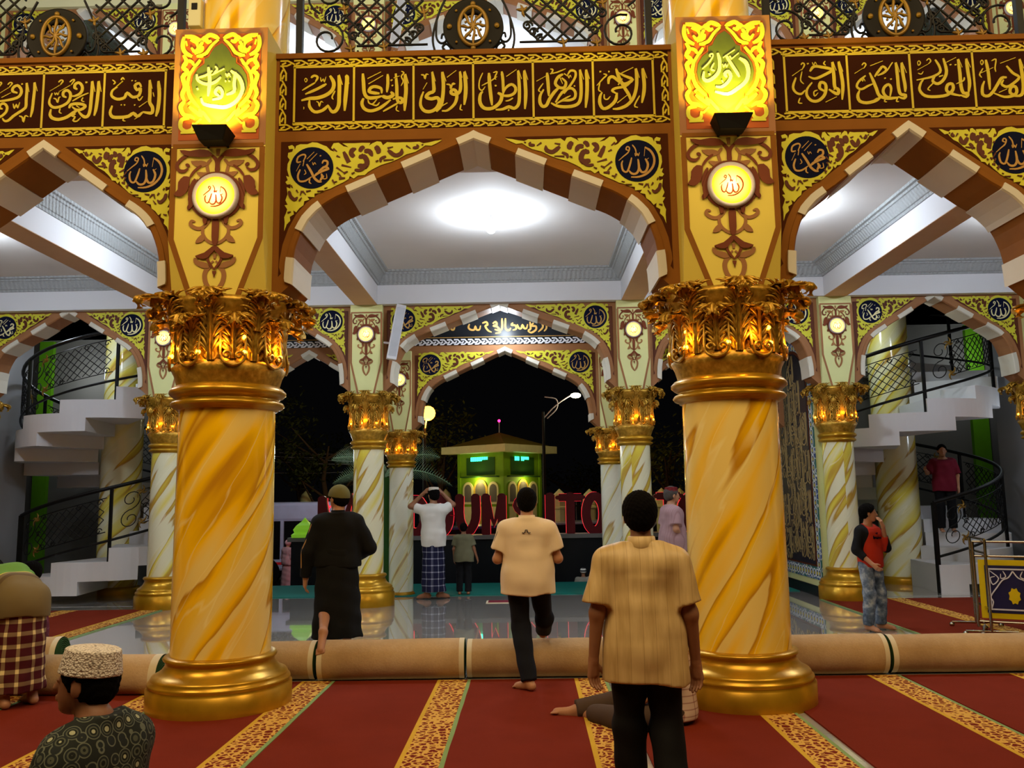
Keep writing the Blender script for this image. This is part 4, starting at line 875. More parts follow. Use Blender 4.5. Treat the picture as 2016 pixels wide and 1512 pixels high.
# tall calligraphy panel on the inner right wall (faces -X)
t = thing('calligraphy_panel', 'tall dark arched calligraphy board with blue and white tile border', 'panel', (4.44, 14.3, 0))
def arched(w, z0, z1, n=12):
    p = [(-w, z0), (w, z0), (w, z1-.75)]
    for i in range(1, n): u = i/n; p.append((w*(1-u**1.6), z1-.75+.75*math.sin(u*PI/2)**.8))
    p.append((0, z1)); 
    return p+[(-q[0], q[1]) for q in p[::-1] if q[0] > .001 and q[1] > z0+.01]
def facex(o): o.rotation_euler = (0, 0, -PI/2); return o
facex(MB().poly(arched(.93, .26, 4.15), 0, .02).obj('tile_border', M['tile_border'], t))
facex(MB().poly(arched(.77, .46, 3.95), -.012, .012).obj('wooden_frame', M['brown_dk'], t))
facex(MB().poly(arched(.74, .49, 3.90), -.020, .008).obj('board', M['panel_navy'], t))
cm = MB(); rnd = random.Random(7)
lib = [p for k in 'ABCDEFGHI' for _, p in [(0, parse(TILES[k]))]]
row = 0
z = .85
while z < 3.7:
    for cx in (-.56, -.28, 0, .28, .54):
        if abs(cx) > .4 and z > 3.0: continue
        if abs(cx) > .2 and z > 3.4: continue
        ox_, oz_ = rnd.uniform(-.04, .04), rnd.uniform(-.14, .14)
        for w_, p in rnd.choice(lib):
            cm.stroke(p, w_*.8, -.026-.0006*rnd.random()*4, .008, .5, 3, .85, 1.55, cx+ox_, z+oz_)
    z += .56
wr, yr, br = MB(), MB(), MB()
def ringlet(cx, cz):
    wr.stroke([(cx+.062*math.cos(t_), cz+.062*math.sin(t_)) for t_ in [2*PI*i/12 for i in range(13)]], .018, -.004, .003, 1, 1)
    br.poly([(cx+.050*math.cos(2*PI*i/10), cz+.050*math.sin(2*PI*i/10)) for i in range(10)], -.002, .002)
    yr.poly([(cx+(.036 if i % 2 else .018)*math.cos(2*PI*i/10), cz+(.036 if i % 2 else .018)*math.sin(2*PI*i/10)) for i in range(10)], -.006, .003)
zz = .36
while zz < 3.2:
    ringlet(-.85, zz); ringlet(.85, zz); zz += .135
for i in range(12): ringlet(-.74+i*.135, .36)
for i in range(1, 9):
    u = i/9; 
    for sg in (-1, 1): ringlet(sg*.85*(1-u**1.7), 3.27+.72*math.sin(u*PI/2)**.8)
for m_, n__, mt in ((wr, 'white_ring', 'bar_w0'), (br, 'blue_roundel', 'ring_blue'), (yr, 'yellow_star', 'ring_yel')):
    if mt not in M: M[mt] = plain(mt, {'bar_w0': 'd5dcdc', 'ring_blue': '23457e', 'ring_yel': 'd8c840'}[mt], .5)
    tag(facex(m_.obj(n__, M[mt], t)), kind='stuff')
tag(facex(cm.obj('relief_lettering', M['panel_gold'], t)), kind='stuff')
# ------------------------------------------------- balcony railing of the upper storey (near)
def balcony(xc, hw, nm):
    t = thing('balcony_railing', 'black iron balcony railing with studded round shield, %s bay of the upper floor' % nm, 'railing', (xc, 6.97, 5.385))
    P2 = lambda s, h: (s, 0, h)
    for sg in (-1, 1):
        MB().box(sg*hw-.028, sg*hw+.028, -.028, .028, 0, 1.05).obj('post', M['iron'], t)
    MB().box(-hw, hw, -.03, .03, 1.0, 1.06).obj('handrail', M['iron'], t)
    for sg in (-1, 1):
        k = hw/1.52
        MB().tube([(sg*.40, 0, .13), (sg*1.02*k, 0, .13)], .010, 6).obj('bottom_rail', M['iron'], t)
        for p in lattice(sg*.78*k, .47, .34*k, .34, .135): MB().tube([P2(*q) for q in p], .0105, 6).obj('lattice_bar', M['iron'], t)
        for cx, cy, rr, a0, s2 in ((1.28, .20, .17, 1.2, 1), (1.28, .62, .19, -1.2, 1), (1.06, .05, .06, 2.5, 1), (1.05, .22, .045, 0, -1), (1.0, .30, .04, 0, 1), (.47, .28, .045, 0, 1), (.52, .22, .04, 0, 1), (.58, .16, .04, 1, 1), (1.12, .38, .045, 1, -1), (1.12, .55, .045, 1, -1)):
            MB().tube([P2(*q) for q in spiral(sg*cx*k, cy, rr, a0, 1.3, s2*sg)], .0105, 6).obj('scroll', M['iron'], t)
        # lyre curves round the shield
        MB().tube([P2(*q) for q in crv([(sg*.21, .62), (sg*.30, .42), (sg*.355, .2), (sg*.33, .05), (sg*.27, .0), (sg*.215, .03), (sg*.20, .09), (sg*.24, .13), (sg*.27, .10), (sg*.25, .07)], 4)], .011, 6).obj('scroll', M['iron'], t)
        MB().tube([P2(*q) for q in crv([(sg*.32, .36), (sg*.325, .2), (sg*.29, .14), (sg*.245, .15), (sg*.235, .2), (sg*.27, .22), (sg*.28, .18)], 4)], .010, 6).obj('scroll', M['iron'], t)
        for cx, cy in ((1.07*k, .10), (.78*k, .11), (.43*k, .42), (1.13*k, .47)):
            g = MB()
            for a_ in (.5, 1.57, 2.6, -1.57): g.tube([(sg*cx+.06*q*math.cos(a_+q*.3), 0, cy+.06*q*math.sin(a_+q*.3)) for q in (0, .4, .75, 1)], [.010, .015, .010, .003], 6)
            g.obj('gilt_leaf', M['iron_gold'], t)
    # shield
    sh = link('shield', None, t, (0, -.02, .262)); pr = [(.0, -.045), (.10, -.045), (.115, -.03), (.25, -.012), (.262, -.02), (.262, 0), (0, 0)]
    n = 48; vs = []; fs = []
    ring = [(.125, -.02), (.14, -.032), (.245, -.018), (.262, -.026), (.264, .01), (.125, .01)]
    for q, d in ring:
        for i in range(n): a_ = 2*PI*i/n; vs.append((q*math.cos(a_), d, q*math.sin(a_)))
    for j in range(len(ring)-1):
        for i in range(n): fs.append((j*n+i, j*n+(i+1) % n, (j+1)*n+(i+1) % n, (j+1)*n+i))
    MB().add(vs, fs, True).obj('shield_ring', M['black_box'], sh)
    ro = MB(); ro.tube([(.122*math.cos(t_), -.03, .178*math.sin(t_)) for t_ in [2*PI*i/40 for i in range(41)]], .018, 8)
    for i in range(8):
        a_ = 2*PI*i/8
        ro.tube([(0, -.03, 0), (.045*math.cos(a_+.3), -.035, .06*math.sin(a_+.3)), (.08*math.cos(a_), -.03, .12*math.sin(a_)), (.115*math.cos(a_), -.03, .17*math.sin(a_))], [.016, .011, .015, .008], 6)
        ro.sphere((.07*math.cos(a_+.39), -.03, .095*math.sin(a_+.39)), .012, 6, 4)
    ro.obj('openwork_medallion', M['iron_gold'], sh)
    for i in range(8):
        a_ = 2*PI*i/8; q = .205
        MB().sphere((q*math.cos(a_), -.032, q*math.sin(a_)), .024 if i % 2 == 0 else .012, 10, 6, (1, .7, 1)).obj('stud', M['iron_gold'], sh)
balcony(-.412, 1.52, 'central'); balcony(-4.06, 1.08, 'left'); balcony(3.21, 1.08, 'right')
# dark batik cloths draped behind the side railings
a = N('dark_batik_cloth'); a.set(.9); co_ = a.coord(); vo = a.n('ShaderNodeTexVoronoi', feature='DISTANCE_TO_EDGE'); a.l(co_, vo.inputs['Vector']); vo.inputs['Scale'].default_value = 14
a.col(a.ramp(vo.outputs['Distance'], [(0, '2b4a56'), (.06, '0f1c22'), (.14, '22323f'), (.3, '0c1316')])); M['batik_cloth'] = a.m
def mound(px0, pxt, px1, pyt, nm):
    a_ = at(px0, 100, 7.5); b_ = at(pxt, pyt, 7.5); c_ = at(px1, 100, 7.5); z0 = 5.39
    vs = []; fs = []; n = 20; k = 7
    for i in range(n+1):
        u = i/n; x = a_.x+(c_.x-a_.x)*u; ut = (b_.x-a_.x)/(c_.x-a_.x)
        h = (b_.z-z0)*(min(u/ut, (1-u)/(1-ut)))**.8*(1+.03*math.sin(u*37))
        for j in range(k+1):
            v = j/k*2-1; vs.append((x, 7.5+.35*v*(.6+.4*h), z0+max(.01, h)*(1-abs(v)**3)))
    for i in range(n):
        for j in range(k): fs.append((i*(k+1)+j, (i+1)*(k+1)+j, (i+1)*(k+1)+j+1, i*(k+1)+j+1))
    tag(MB().add(vs, fs, True).obj('draped_cloth', M['batik_cloth']), 'dark teal patterned cloth heaped behind the upper %s railing' % nm, 'cloth')
mound(70, 185, 310, 36, 'left'); mound(1655, 1830, 1915, 22, 'right')

# ================================================================== CARPETS (strips run along Y) and rolls
def carpet(x0, x1, y0, y1, label, group=None, side=-1):
    t = thing('carpet_strip', label, 'carpet', (x0, y0, 0), group=group)
    W, Lk = x1-x0, y1-y0
    rng = random.Random(int(x0*100))
    def strip(a_, b_, z, name, mat, wav=0):
        m = MB(); n = 24; vs = []; fs = []
        for i in range(n+1):
            y = Lk*i/n; o1 = wav*rng.uniform(-1, 1); 
            vs += [(a_+o1, y, 0), (a_+o1, y, z), (b_+o1*.3, y, z), (b_+o1*.3, y, 0)]
        for i in range(n):
            q = i*4; fs += [(q, q+1, q+5, q+4), (q+1, q+2, q+6, q+5), (q+2, q+3, q+7, q+6)]
        fs += [(0, 3, 2, 1), (n*4, n*4+1, n*4+2, n*4+3)]
        return m.add(vs, fs).obj(name, mat, t)
    strip(.29, W-.004, .012, 'field', M['red']); strip(.0, .03, .0125, 'green_edge', M['green_edge'], .003); strip(.03, .265, .013, 'floral_border', M['floral'])
    strip(.262, .293, .0135, 'yellow_edge', M['gold_edge'], .002)
    return t
# in the photo each strip carries its border at its right-hand side on the left half: yellow | floral | green
def carpet_m(xb, W, y0, y1, label, mirror=False):
    """xb: x of the border's left edge; yellow line on its left, green on its right (mirrored past the centre)"""
    if not mirror:
        t = carpet(0, W, 0, y1-y0, label); t.location = (xb+.295, y0, 0); t.scale = (-1, 1, 1)
    else:
        t = carpet(0, W, 0, y1-y0, label); t.location = (xb, y0, 0)
    return t
for i, xb in enumerate((-5.64, -4.44, -3.24, -2.03, -.83)):
    t = carpet_m(xb, 1.2, .8, 7.78, 'red carpet strip with floral border, %s on the left half' % ('fifth', 'fourth', 'third', 'second', 'the one nearest the middle')[i])
# central right: yellow edge at left too
for i, xb in enumerate((.37, 1.64, 2.92, 4.15, 5.4)):
    t = thing('carpet_strip', 'red carpet strip with floral border, number %s to the right of the middle' % ('one', 'two', 'three', 'four', 'five')[i], 'carpet', (xb, .8, 0))
    Lk = 6.98
    MB().box(-.93, 0, 0, Lk, 0, .012).obj('field', M['red'], t); MB().box(0, .033, 0, Lk, 0, .0135).obj('yellow_edge', M['gold_edge'], t)
    MB().box(.033, .255, 0, Lk, 0, .013).obj('floral_border', M['floral'], t); MB().box(.255, .283, 0, Lk, 0, .0125).obj('green_edge', M['green_edge'], t)
tag(box('carpet_strip', 5.69, 8.5, .8, 7.78, 0, .012, M['red']), 'plain red carpet field at the far right edge', 'carpet')
# carpets in the side aisles between the rows
def aisle(x0, x1, xb, y0, y1, label, outer):
    t = thing('aisle_carpet', label, 'carpet', (0, y0, 0))
    L_ = y1-y0
    MB().box(x0, x1, 0, L_, 0, .011).obj('field', M['red'], t)
    for b in xb: 
        MB().box(b, b+.22, 0, L_, .0, .0125).obj('floral_border', M['floral'], t); MB().box(b-.025, b, 0, L_, 0, .013).obj('yellow_edge', M['gold_edge'], t)
    MB().box(outer, outer+.03, 0, L_, 0, .0125).obj('green_edge', M['green_edge'], t)
aisle(-8.6, -5.50, (-5.74, -7.0), 8.4, 13.0, 'red carpet on the left aisle reaching the spiral stair', -5.50)
aisle(4.36, 8.4, (5.36, 6.9), 8.4, 13.2, 'red carpet on the right aisle under the folding barriers', 4.335)
def roll(x0, x1, y, r, label, seed, tilt=0, group=None):
    rg = random.Random(seed); L_ = x1-x0
    t = thing('carpet_roll', label, 'rolled carpet', ((x0+x1)/2, y, r*.97), tilt)
    n = 40; m = MB(); vs = []; fs = []; k = 14; ph = rg.uniform(0, 6)
    def ringp(u, q, sc=1):
        a_ = 2*PI*q/n; rr = r*sc*(1+.012*math.sin(3*a_+ph)+.01*math.sin(u*9+ph))
        z = max(-r*.95, rr*math.sin(a_)); return (-L_/2+L_*u, rr*math.cos(a_), z)
    for i in range(k+1):
        for q in range(n): vs.append(ringp(i/k, q))
    for i in range(k):
        for q in range(n): fs.append((i*n+q, (i+1)*n+q, (i+1)*n+(q+1) % n, i*n+(q+1) % n))
    m.add(vs, fs, True).obj('backing', M['jute'], t)
    for u0, u1 in ((0.0, .035), (.965, 1.0)):
        b = MB(); vs = []; fs = []
        for i in (0, 1):
            for q in range(n): vs.append(ringp(u0 if i == 0 else u1, q, 1.012))
        for q in range(n): fs.append((q, n+q, n+(q+1) % n, (q+1) % n))
        b.add(vs, fs, True).obj('binding_tape', M['binding'], t)
    for sg in (-1, 1):                                   # spiral of pile at the end
        e = MB(); N_ = 130; vs = []; fs = []
        turns = 7
        for i in range(N_+1):
            a_ = turns*2*PI*i/N_; rr = r*.97*(1-.92*i/N_)
            for dr, dx in ((0, 0), (-.010, .0), (-.010, -.03), (0, -.03)): vs.append((sg*(L_/2+.004+.0*i+dx*-1*(-1)), (rr+dr)*math.cos(a_), max(-r*.94, (rr+dr)*math.sin(a_))))
        for i in range(N_):
            a0 = i*4
            for j in range(4): fs.append((a0+j, a0+4+j, a0+4+(j+1) % 4, a0+(j+1) % 4))
        e.add(vs, fs, True).obj('pile_spiral', M['roll_end'], t)
        MB().add([(sg*(L_/2-.006), r*.93*math.cos(2*PI*i/24), max(-r*.93, r*.93*math.sin(2*PI*i/24))) for i in range(24)], [tuple(range(24)) if sg > 0 else tuple(range(24))[::-1]]).obj('end_core', M['roll_end'], t)
    return t
ro = [(-3.25, -1.94, 7.95, .168, 'beige carpet roll running behind the left grand column', 0), (-1.90, -.60, 7.92, .175, 'beige carpet roll between the left column and the middle', .02), (-.575, .68, 7.95, .168, 'beige carpet roll that the man in the cream polo steps over', 0),
      (.70, 1.95, 7.95, .165, 'beige carpet roll behind the man in the gold shirt', 0), (1.97, 3.13, 7.93, .172, 'beige carpet roll to the right of the right grand column', .01), (3.17, 4.5, 7.95, .165, 'beige carpet roll at the right edge', .0), (4.52, 5.8, 7.95, .165, 'beige carpet roll beyond the right edge', .0)]
for i, (a_, b_, y, r, lb, tl) in enumerate(ro): roll(a_, b_, y, r, lb, i, tl)
roll(-4.95, -3.10, 7.42, .165, 'beige carpet roll with green end, left of the left column', 11, -.03)
roll(-6.2, -4.62, 8.6, .150, 'carpet roll with green end behind the bending man', 12)

# ================================================================== HALL OBJECTS
def speaker(px, py0, py1, Y, nm):
    p0, p1 = at(px-10, py1, Y), at(px+10, py0, Y); L_ = (p1-p0).length
    t = thing('column_speaker', 'white column loudspeaker tilted off the %s pier' % nm, 'speaker', p0)
    t.rotation_euler = (0, math.atan2(p1.x-p0.x, p1.z-p0.z), .25)
    bevel(MB().box(-.075, .075, -.06, .06, 0, L_).obj('cabinet', M['white'], t), .012)
    MB().box(-.06, .06, -.066, -.058, .05, L_-.05).obj('grille', plain('speaker_grille_'+nm.split()[0], 'b8bac0', .5), t)
    MB().tube([(.0, .04, L_*.3), (-.14, .20, L_*.32)], .018).obj('bracket', M['disc_lamp_rim'], t)
speaker(780, 600, 708, 12.75, 'lower far left middle'); speaker(785, -20, 90, 12.7, 'upper far left middle')
t = thing('switch_box', 'small beige box with dark lock beside the upper left shaft', 'box', at(386, 28, 6.95))
bevel(MB().box(-.055, .055, -.04, .04, -.13, .13).obj('case', M['cream'], t), .008); MB().box(-.025, .025, -.045, -.04, .02, .08).obj('lock', M['black_box'], t)
# hanging bulbs of the bays
for k, e in BAYS:
    for z, nm, y in ((LZ, 'lower', 10.25), (9.45, 'upper', 10.25), (9.3, 'porch upper', 15.2)):
        t = thing('ceiling_lamp', 'bare white bulb below the ceiling of the %s bay, %s' % ({'c': 'central', 'l': 'left', 'r': 'right', 'll': 'far left', 'rr': 'far right'}[k], nm), 'lamp', (BAYC[k], y, z))
        zt = (5.1 if z < 5 else 10.1)-z
        MB().tube([(0, 0, .10), (0, 0, zt)], .012).obj('stem', M['white'], t); MB().lathe([(.035, .06), (.045, .10), (.03, .14), (0.001, .15)], 16).obj('socket', M['white'], t)
        MB().sphere((0, 0, 0), .06, 16, 10).obj('bulb', M['bulb_white'], t)
# barriers at the right
a = N('barrier_print'); a.set(.5); M['bar_y'] = plain('yellow_print', 'd8bf10', .5); M['bar_n'] = plain('navy_print', '23214a', .5); M['bar_w'] = plain('white_print', 'dcdde8', .5)
def barrier(pa, pb, label):
    """framed banner from floor point a to b"""
    d = Vector((pb[0]-pa[0], pb[1]-pa[1])); L_ = d.length; t = thing('barrier', label, 'barrier', (pa[0], pa[1], 0), math.atan2(d.y, d.x))
    H = 1.02
    for x in (0, L_): MB().tube([(x, 0, .08), (x, 0, H)], .018, 8).obj('upright', M['chrome'], t)
    for z in (H, .86, .14): MB().tube([(0, 0, z), (L_, 0, z)], .014, 8).obj('rail', M['chrome'], t)
    for x in (.05, L_-.05):
        MB().tube([(x, -.28, .06), (x, .28, .06)], .014, 8).obj('foot_bar', M['chrome'], t)
        for y in (-.28, .28): MB().sphere((x, y, .032), .032, 10, 8).obj('wheel', M['chrome'], t)
    b = MB().box(.04, L_-.04, -.012, .012, .18, .82).obj('banner', M['bar_y'], t)
    MB().box(.10, L_-.10, -.016, -.012, .24, .76).obj('navy_field', M['bar_n'], t)
    wm = MB(); gm = MB(); n = max(2, round((L_-.3)/.42)); 
    wm.stroke([(.14, .28), (L_-.14, .28)], .016, -.02, .003, 1, 1); wm.stroke([(.14, .72), (L_-.14, .72)], .016, -.02, .003, 1, 1); wm.stroke([(.14, .28), (.14, .72)], .016, -.0205, .003, 1, 1)
    for i in range(n):
        c = .14+(L_-.28)*(i+.5)/n; hw = (L_-.28)/n/2
        for sg in (-1, 1):
            wm.stroke([(c+sg*hw, .28), (c+sg*hw*.9, .36), (c+sg*hw*.98, .42), (c+sg*hw*.7, .52), (c+sg*hw*.45, .60), (c+sg*hw*.2, .63), (c, .70)], .013, -.0206-.0002*sg, .003, 1, 3)
            wm.stroke([(c+sg*hw*.95, .70), (c+sg*hw*.6, .62), (c+sg*hw*.85, .55), (c+sg*hw*.95, .62), (c+sg*hw*.75, .64)], .012, -.0212, .003, .6, 3)
            wm.stroke([(c+sg*hw*.4, .70), (c+sg*hw*.3, .64), (c+sg*hw*.5, .62), (c+sg*hw*.5, .67)], .011, -.0216, .003, .6, 3)
        MB().poly([(c+(.062 if k % 2 else .048)*math.cos(2*PI*k/16), .43+(.095 if k % 2 else .075)*math.sin(2*PI*k/16)) for k in range(16)], -.021, .004).obj('yellow_rosette', M['bar_y'], t)
    wm.obj('white_tracery', M['bar_w'], t)
p0 = at(1952, 1205, 9.0); p1 = at(2030, 1220, 8.6)
barrier((5.02, 9.95), (6.9, 8.9), 'yellow and navy banner barrier at the right edge')
def frame_stand(pa, pb, label):
    d = Vector((pb[0]-pa[0], pb[1]-pa[1])); L_ = d.length; t = thing('empty_stand', label, 'stand', (pa[0], pa[1], 0), math.atan2(d.y, d.x))
    for x in (0, L_): MB().tube([(x, 0, .06), (x, 0, 1.05)], .016, 8).obj('upright', M['chrome'], t)
    for z in (1.05, .9, .3): MB().tube([(0, 0, z), (L_, 0, z)], .013, 8).obj('rail', M['chrome'], t)
    for x in (0, L_):
        MB().tube([(x, -.26, .06), (x, .26, .06)], .014, 8).obj('foot_bar', M['chrome'], t)
        for y in (-.26, .26): MB().sphere((x, y, .032), .030, 10, 8).obj('wheel', M['chrome'], t)
frame_stand((5.22, 10.4), (5.04, 9.72), 'empty chrome stand on castors left of the banner barrier')
# mirror in a frame by the stair
t = thing('framed_mirror', 'tall narrow framed panel leaning beside the green strip, right stair', 'mirror', (6.82, 17.2, 0))
MB().box(-.2, .2, 0, .04, .25, 1.55).obj('frame', M['white'], t); MB().box(-.15, .15, -.006, 0, .30, 1.50).obj('glass', M['chrome'], t)
# maroon doormat on the tiles
t = thing('floor_mat', 'small dark red mat with white edge on the grey tiles', 'mat', (-.42, 13.45, 0))
MB().box(-.26, .30, -.16, .16, 0, .008).obj('white_edge', M['binding'], t); MB().box(-.23, .27, -.13, .13, 0, .012).obj('field', plain('maroon_pile', '7a2436', .9), t)
# ================================================================== OUTSIDE, NIGHT STREET
M['sign_red'] = plain('dark_red_letter', '5c0f16', .4)
M['neon'] = emis('red_neon_edge', 'ff2438', 1.6)
M['ledge'] = plain('grey_granite_ledge', '6d6a66', .4)
w_ = thing('sign_wall', 'low black stone wall with grey ledge carrying the red letters', 'wall', (0, 17.3, -.45))
MB().box(-4.78, 6.5, 0, .45, 0, 1.22).obj('wall_body', M['granite'], w_)
MB().box(-4.85, 6.6, -.04, .50, 1.22, 1.30).obj('ledge', M['ledge'], w_)
def glyph(ch):
    """fat serif capitals as stroke lists in a 1 x 1.35 box"""
    s = .33; G = {
     'M': [(s, [(.15, 0), (.15, 1.3)]), (s*.9, [(.15, 1.25), (.5, .35), (.85, 1.25)]), (s, [(.85, 1.3), (.85, 0)])],
     'A': [(s, [(.05, 0), (.5, 1.3), (.95, 0)]), (s*.6, [(.25, .45), (.75, .45)])],
     'K': [(s, [(.2, 0), (.2, 1.3)]), (s*.85, [(.9, 1.3), (.3, .6), (.95, 0)])],
     'H': [(s, [(.18, 0), (.18, 1.3)]), (s, [(.82, 0), (.82, 1.3)]), (s*.7, [(.18, .66), (.82, .66)])],
     'D': [(s, [(.18, 0), (.18, 1.3)]), (s, [(.2, 1.2), (.65, 1.15), (.88, .66), (.65, .14), (.2, .1)])],
     'O': [(s, [(.5+.38*math.cos(t), .65+.58*math.sin(t)) for t in [2*PI*i/16 for i in range(17)]])],
     'U': [(s, [(.15, 1.3), (.16, .5), (.5, .08), (.84, .5), (.85, 1.3)])],
     'S': [(s, [(.85, 1.1), (.5, 1.22), (.2, .95), (.5, .68), (.82, .4), (.5, .1), (.12, .25)])],
     'I': [(s*1.1, [(.5, 0), (.5, 1.3)])],
     'T': [(s, [(.5, 0), (.5, 1.3)]), (s*.85, [(.0, 1.2), (1, 1.2)])],
     'C': [(s, [(.88, 1.05), (.55, 1.22), (.15, .9), (.12, .4), (.5, .08), (.88, .25)])]}
    return G[ch]
def letter(ch, px, Y=17.45, h=.80, wd=.46, n_=[0]):
    n_[0] += 1
    p = at(px, 1050, Y); t = thing('sign_letter', 'dark red sign letter %s %s' % (ch, SL[n_[0]-1]), 'letter', (p.x-wd/2, Y, .86))
    b = MB(); e = MB()
    for i, (w0, pts) in enumerate(glyph(ch)):
        pts = [(x*wd, z*h/1.35) for x, z in pts]; ww = w0*wd*1.15
        b.stroke(pts, ww, -.06-.002*i, .12, 1, 1 if len(pts) < 5 else 3)
        e.stroke(pts, ww*1.05, .065+.002*i, .02, 1, 1 if len(pts) < 5 else 3)
        for q in (pts[0], pts[-1]):
            if ch not in 'OS': b.poly([(q[0]+.075*math.cos(2*PI*k/12), q[1]+.045*math.sin(2*PI*k/12)) for k in range(12)], -.062-.002*i, .12)
    b.obj('letter_face', M['sign_red'], t); e.obj('neon_edge', M['neon'], t)
SL = ['starting the row, left of the olive-capped man', 'hidden behind the black robe', 'left of the slender pale column', 'between the two pale columns', 'behind the white-shirted man', 'just right of the white shirt', 'third from the polo man', 'next left of the polo man', 'behind the head of the polo man', 'right of the polo man', 'right of the letter I', 'left of the pale column on the right', 'beside the red-capped man', 'half behind the right grand column']
for ch, px in zip('MAKHDOUMSITOTC', (650, 692, 728, 764, 820, 868, 921, 973, 1032, 1084, 1124, 1172, 1318, 1362)): letter(ch, px)
# green dome cap on the end of the sign wall
t = thing('dome_cap', 'lime green pointed dome box with an orange side on the black wall end', 'ornament', (at(600, 1062, 17.45).x, 17.45, .85))
MB().lathe([(.30, 0), (.31, .06), (.24, .10), (.27, .16), (.2, .24), (.09, .31), (.0, .40)], 4, a0=PI/4, a1=2*PI+PI/4, smooth=False).obj('dome', emis('lit_lime_acrylic', '86c32c', .35), t)
# van
M['van_w'] = plain('white_van_paint', 'c9d2ea', .3, coat=.5); M['glass_d'] = plain('dark_glass', '0a0b10', .1, spec=.8)
t = thing('van', 'white minibus parked outside on the left, red stripe', 'van', (0, 21, -.45))
p = at(480, 1100, 21).x; q = at(700, 1100, 21).x
bevel(MB().box(p, q, 0, 1.9, .35, .62).obj('lower_body', M['van_w'], t), .06); bevel(MB().box(p+.1, q-.2, .05, 1.85, 1.52, 2.0).obj('roof', M['van_w'], t), .08)
MB().box(p+.12, q-.25, .1, 1.8, .6, 1.55).obj('windows', M['glass_d'], t)
for k in range(4): x = p+.15+(q-p-.5)*k/3; MB().box(x-.03, x+.05, .05, .12, .6, 1.55).obj('pillar', M['van_w'], t)
MB().box(p, q, -.006, 0, .50, .56).obj('red_stripe', emis('red_reflector', 'b01c20', .2), t)
for x in (p+.55, q-.55):
    wv = MB(); wv.tube([(x, -.02, .33), (x, .2, .33)], .33, 20).obj('wheel', M['black_box'], t)
S_ = MB(); S_.stroke([(q-.75, 1.84), (q-.70, 1.93), (q-.66, 1.84), (q-.62, 1.9), (q-.55, 1.85), (q-.45, 1.9)], .03, .045, .003, 1, 2); S_.obj('red_writing', M['neon'], t)
# kiosk
t = thing('kiosk', 'lime green guard kiosk with arched lit windows and pyramid roof', 'kiosk', (0, 0, -.45), PI*0)
K0 = at(907, 1060, 28); K1 = at(990, 1060, 28)
cx, cy = at(985, 1060, 28.9).x, 29.2; t.location = (cx, cy, -.45); t.rotation_euler = (0, 0, math.radians(-38))
M['kgreen'] = plain('lime_green_paint', '7fae1c', .6); M['kdark'] = plain('dark_green_paint_b', '2f5a22', .6); M['kwood'] = plain('yellow_window_wood', 'd6b24a', .5); M['klight'] = plain('cream_window_frame', 'e5dfa0', .5)
hw = .98; H = 3.62
MB().box(-hw, hw, -hw, hw, 0, H).obj('body', M['kgreen'], t)
bx = MB().box(-hw-.42, hw+.42, -hw-.42, hw+.42, H-.12, H+.12).obj('eaves', M['klight'], t)
MB().add([(-hw-.3, -hw-.3, H+.12), (hw+.3, -hw-.3, H+.12), (hw+.3, hw+.3, H+.12), (-hw-.3, hw+.3, H+.12), (0, 0, H+.62)], [(0, 1, 4), (1, 2, 4), (2, 3, 4), (3, 0, 4)]).obj('roof', plain('ochre_roof', '8d7a2e', .6), t)
MB().tube([(0, 0, H+.6), (0, 0, H+1.0)], .018).obj('mast', M['disc_lamp_rim'], t); MB().sphere((0, 0, H+1.02), .05, 10, 8).obj('red_beacon', emis('red_beacon_light', 'ff2060', 8), t)
M['led'] = emis('green_led_text', '30ffc0', 5)
for rz in (0, PI/2):
    f = link('facade', None, t, (0, 0, 0), (0, 0, rz))
    MB().box(-.62, .62, -hw-.02, -hw, 2.78, 3.36).obj('dark_band', M['kdark'], f)
    for x in (-.95, .95): MB().box(x-.06, x+.06, -hw-.04, -hw, 0, H-.1).obj('corner_post', M['kgreen'], f)
    MB().box(-.8, .8, -hw-.14, -hw, 2.70, 2.74).obj('canopy', M['kdark'], f)
    for x, w0 in ((-.55, .17), (0, .24), (.55, .17)):
        ap = lambda k: [(x+(w0+k)*math.cos(PI*i/12), 2.30+(w0*1.15+k)*math.sin(PI*i/12)) for i in range(13)]
        fr = [(x+w0+.06, 1.82)]+ap(.06)+[(x-w0-.06, 1.82)]
        MB().poly(fr, -hw-.03, .03).obj('window_frame', M['kwood'] if w0 > .2 else M['klight'], f)
        MB().poly([(x+w0-.02, 1.90)]+ap(-.02)+[(x-w0+.02, 1.90)], -hw-.036, .006).obj('pane', M['dgrey_wall'], f)
        MB().box(x-w0, x+w0, -hw-.03, -hw, .1, 1.74).obj('lower_panel', M['kwood'] if w0 > .2 else M['klight'], f)
    lm = MB(); rg = random.Random(3+int(rz))
    for i in range(9):
        x = -.42+i*.085; 
        if rz and 3 <= i <= 3: continue
        lm.box(x, x+.06, -hw-.03, -hw-.022, 3.24+(.04 if i > 5 else 0), 3.24+.13)
    lm.obj('led_text', M['led'], f)
    l = lamp('POINT', 'kiosk_light', (0, 0, 0), 16 if not rz else 9, (1, .8, .3), .05); l.location = Vector((cx, cy, 0))+Matrix.Rotation(math.radians(-38)+rz, 3, 'Z') @ Vector((0, -hw-.22, 2.15))
lamp('POINT', 'kiosk_glow', (cx-4.2, cy-4.0, 3.0), 120, (.95, 1, .7), .2)
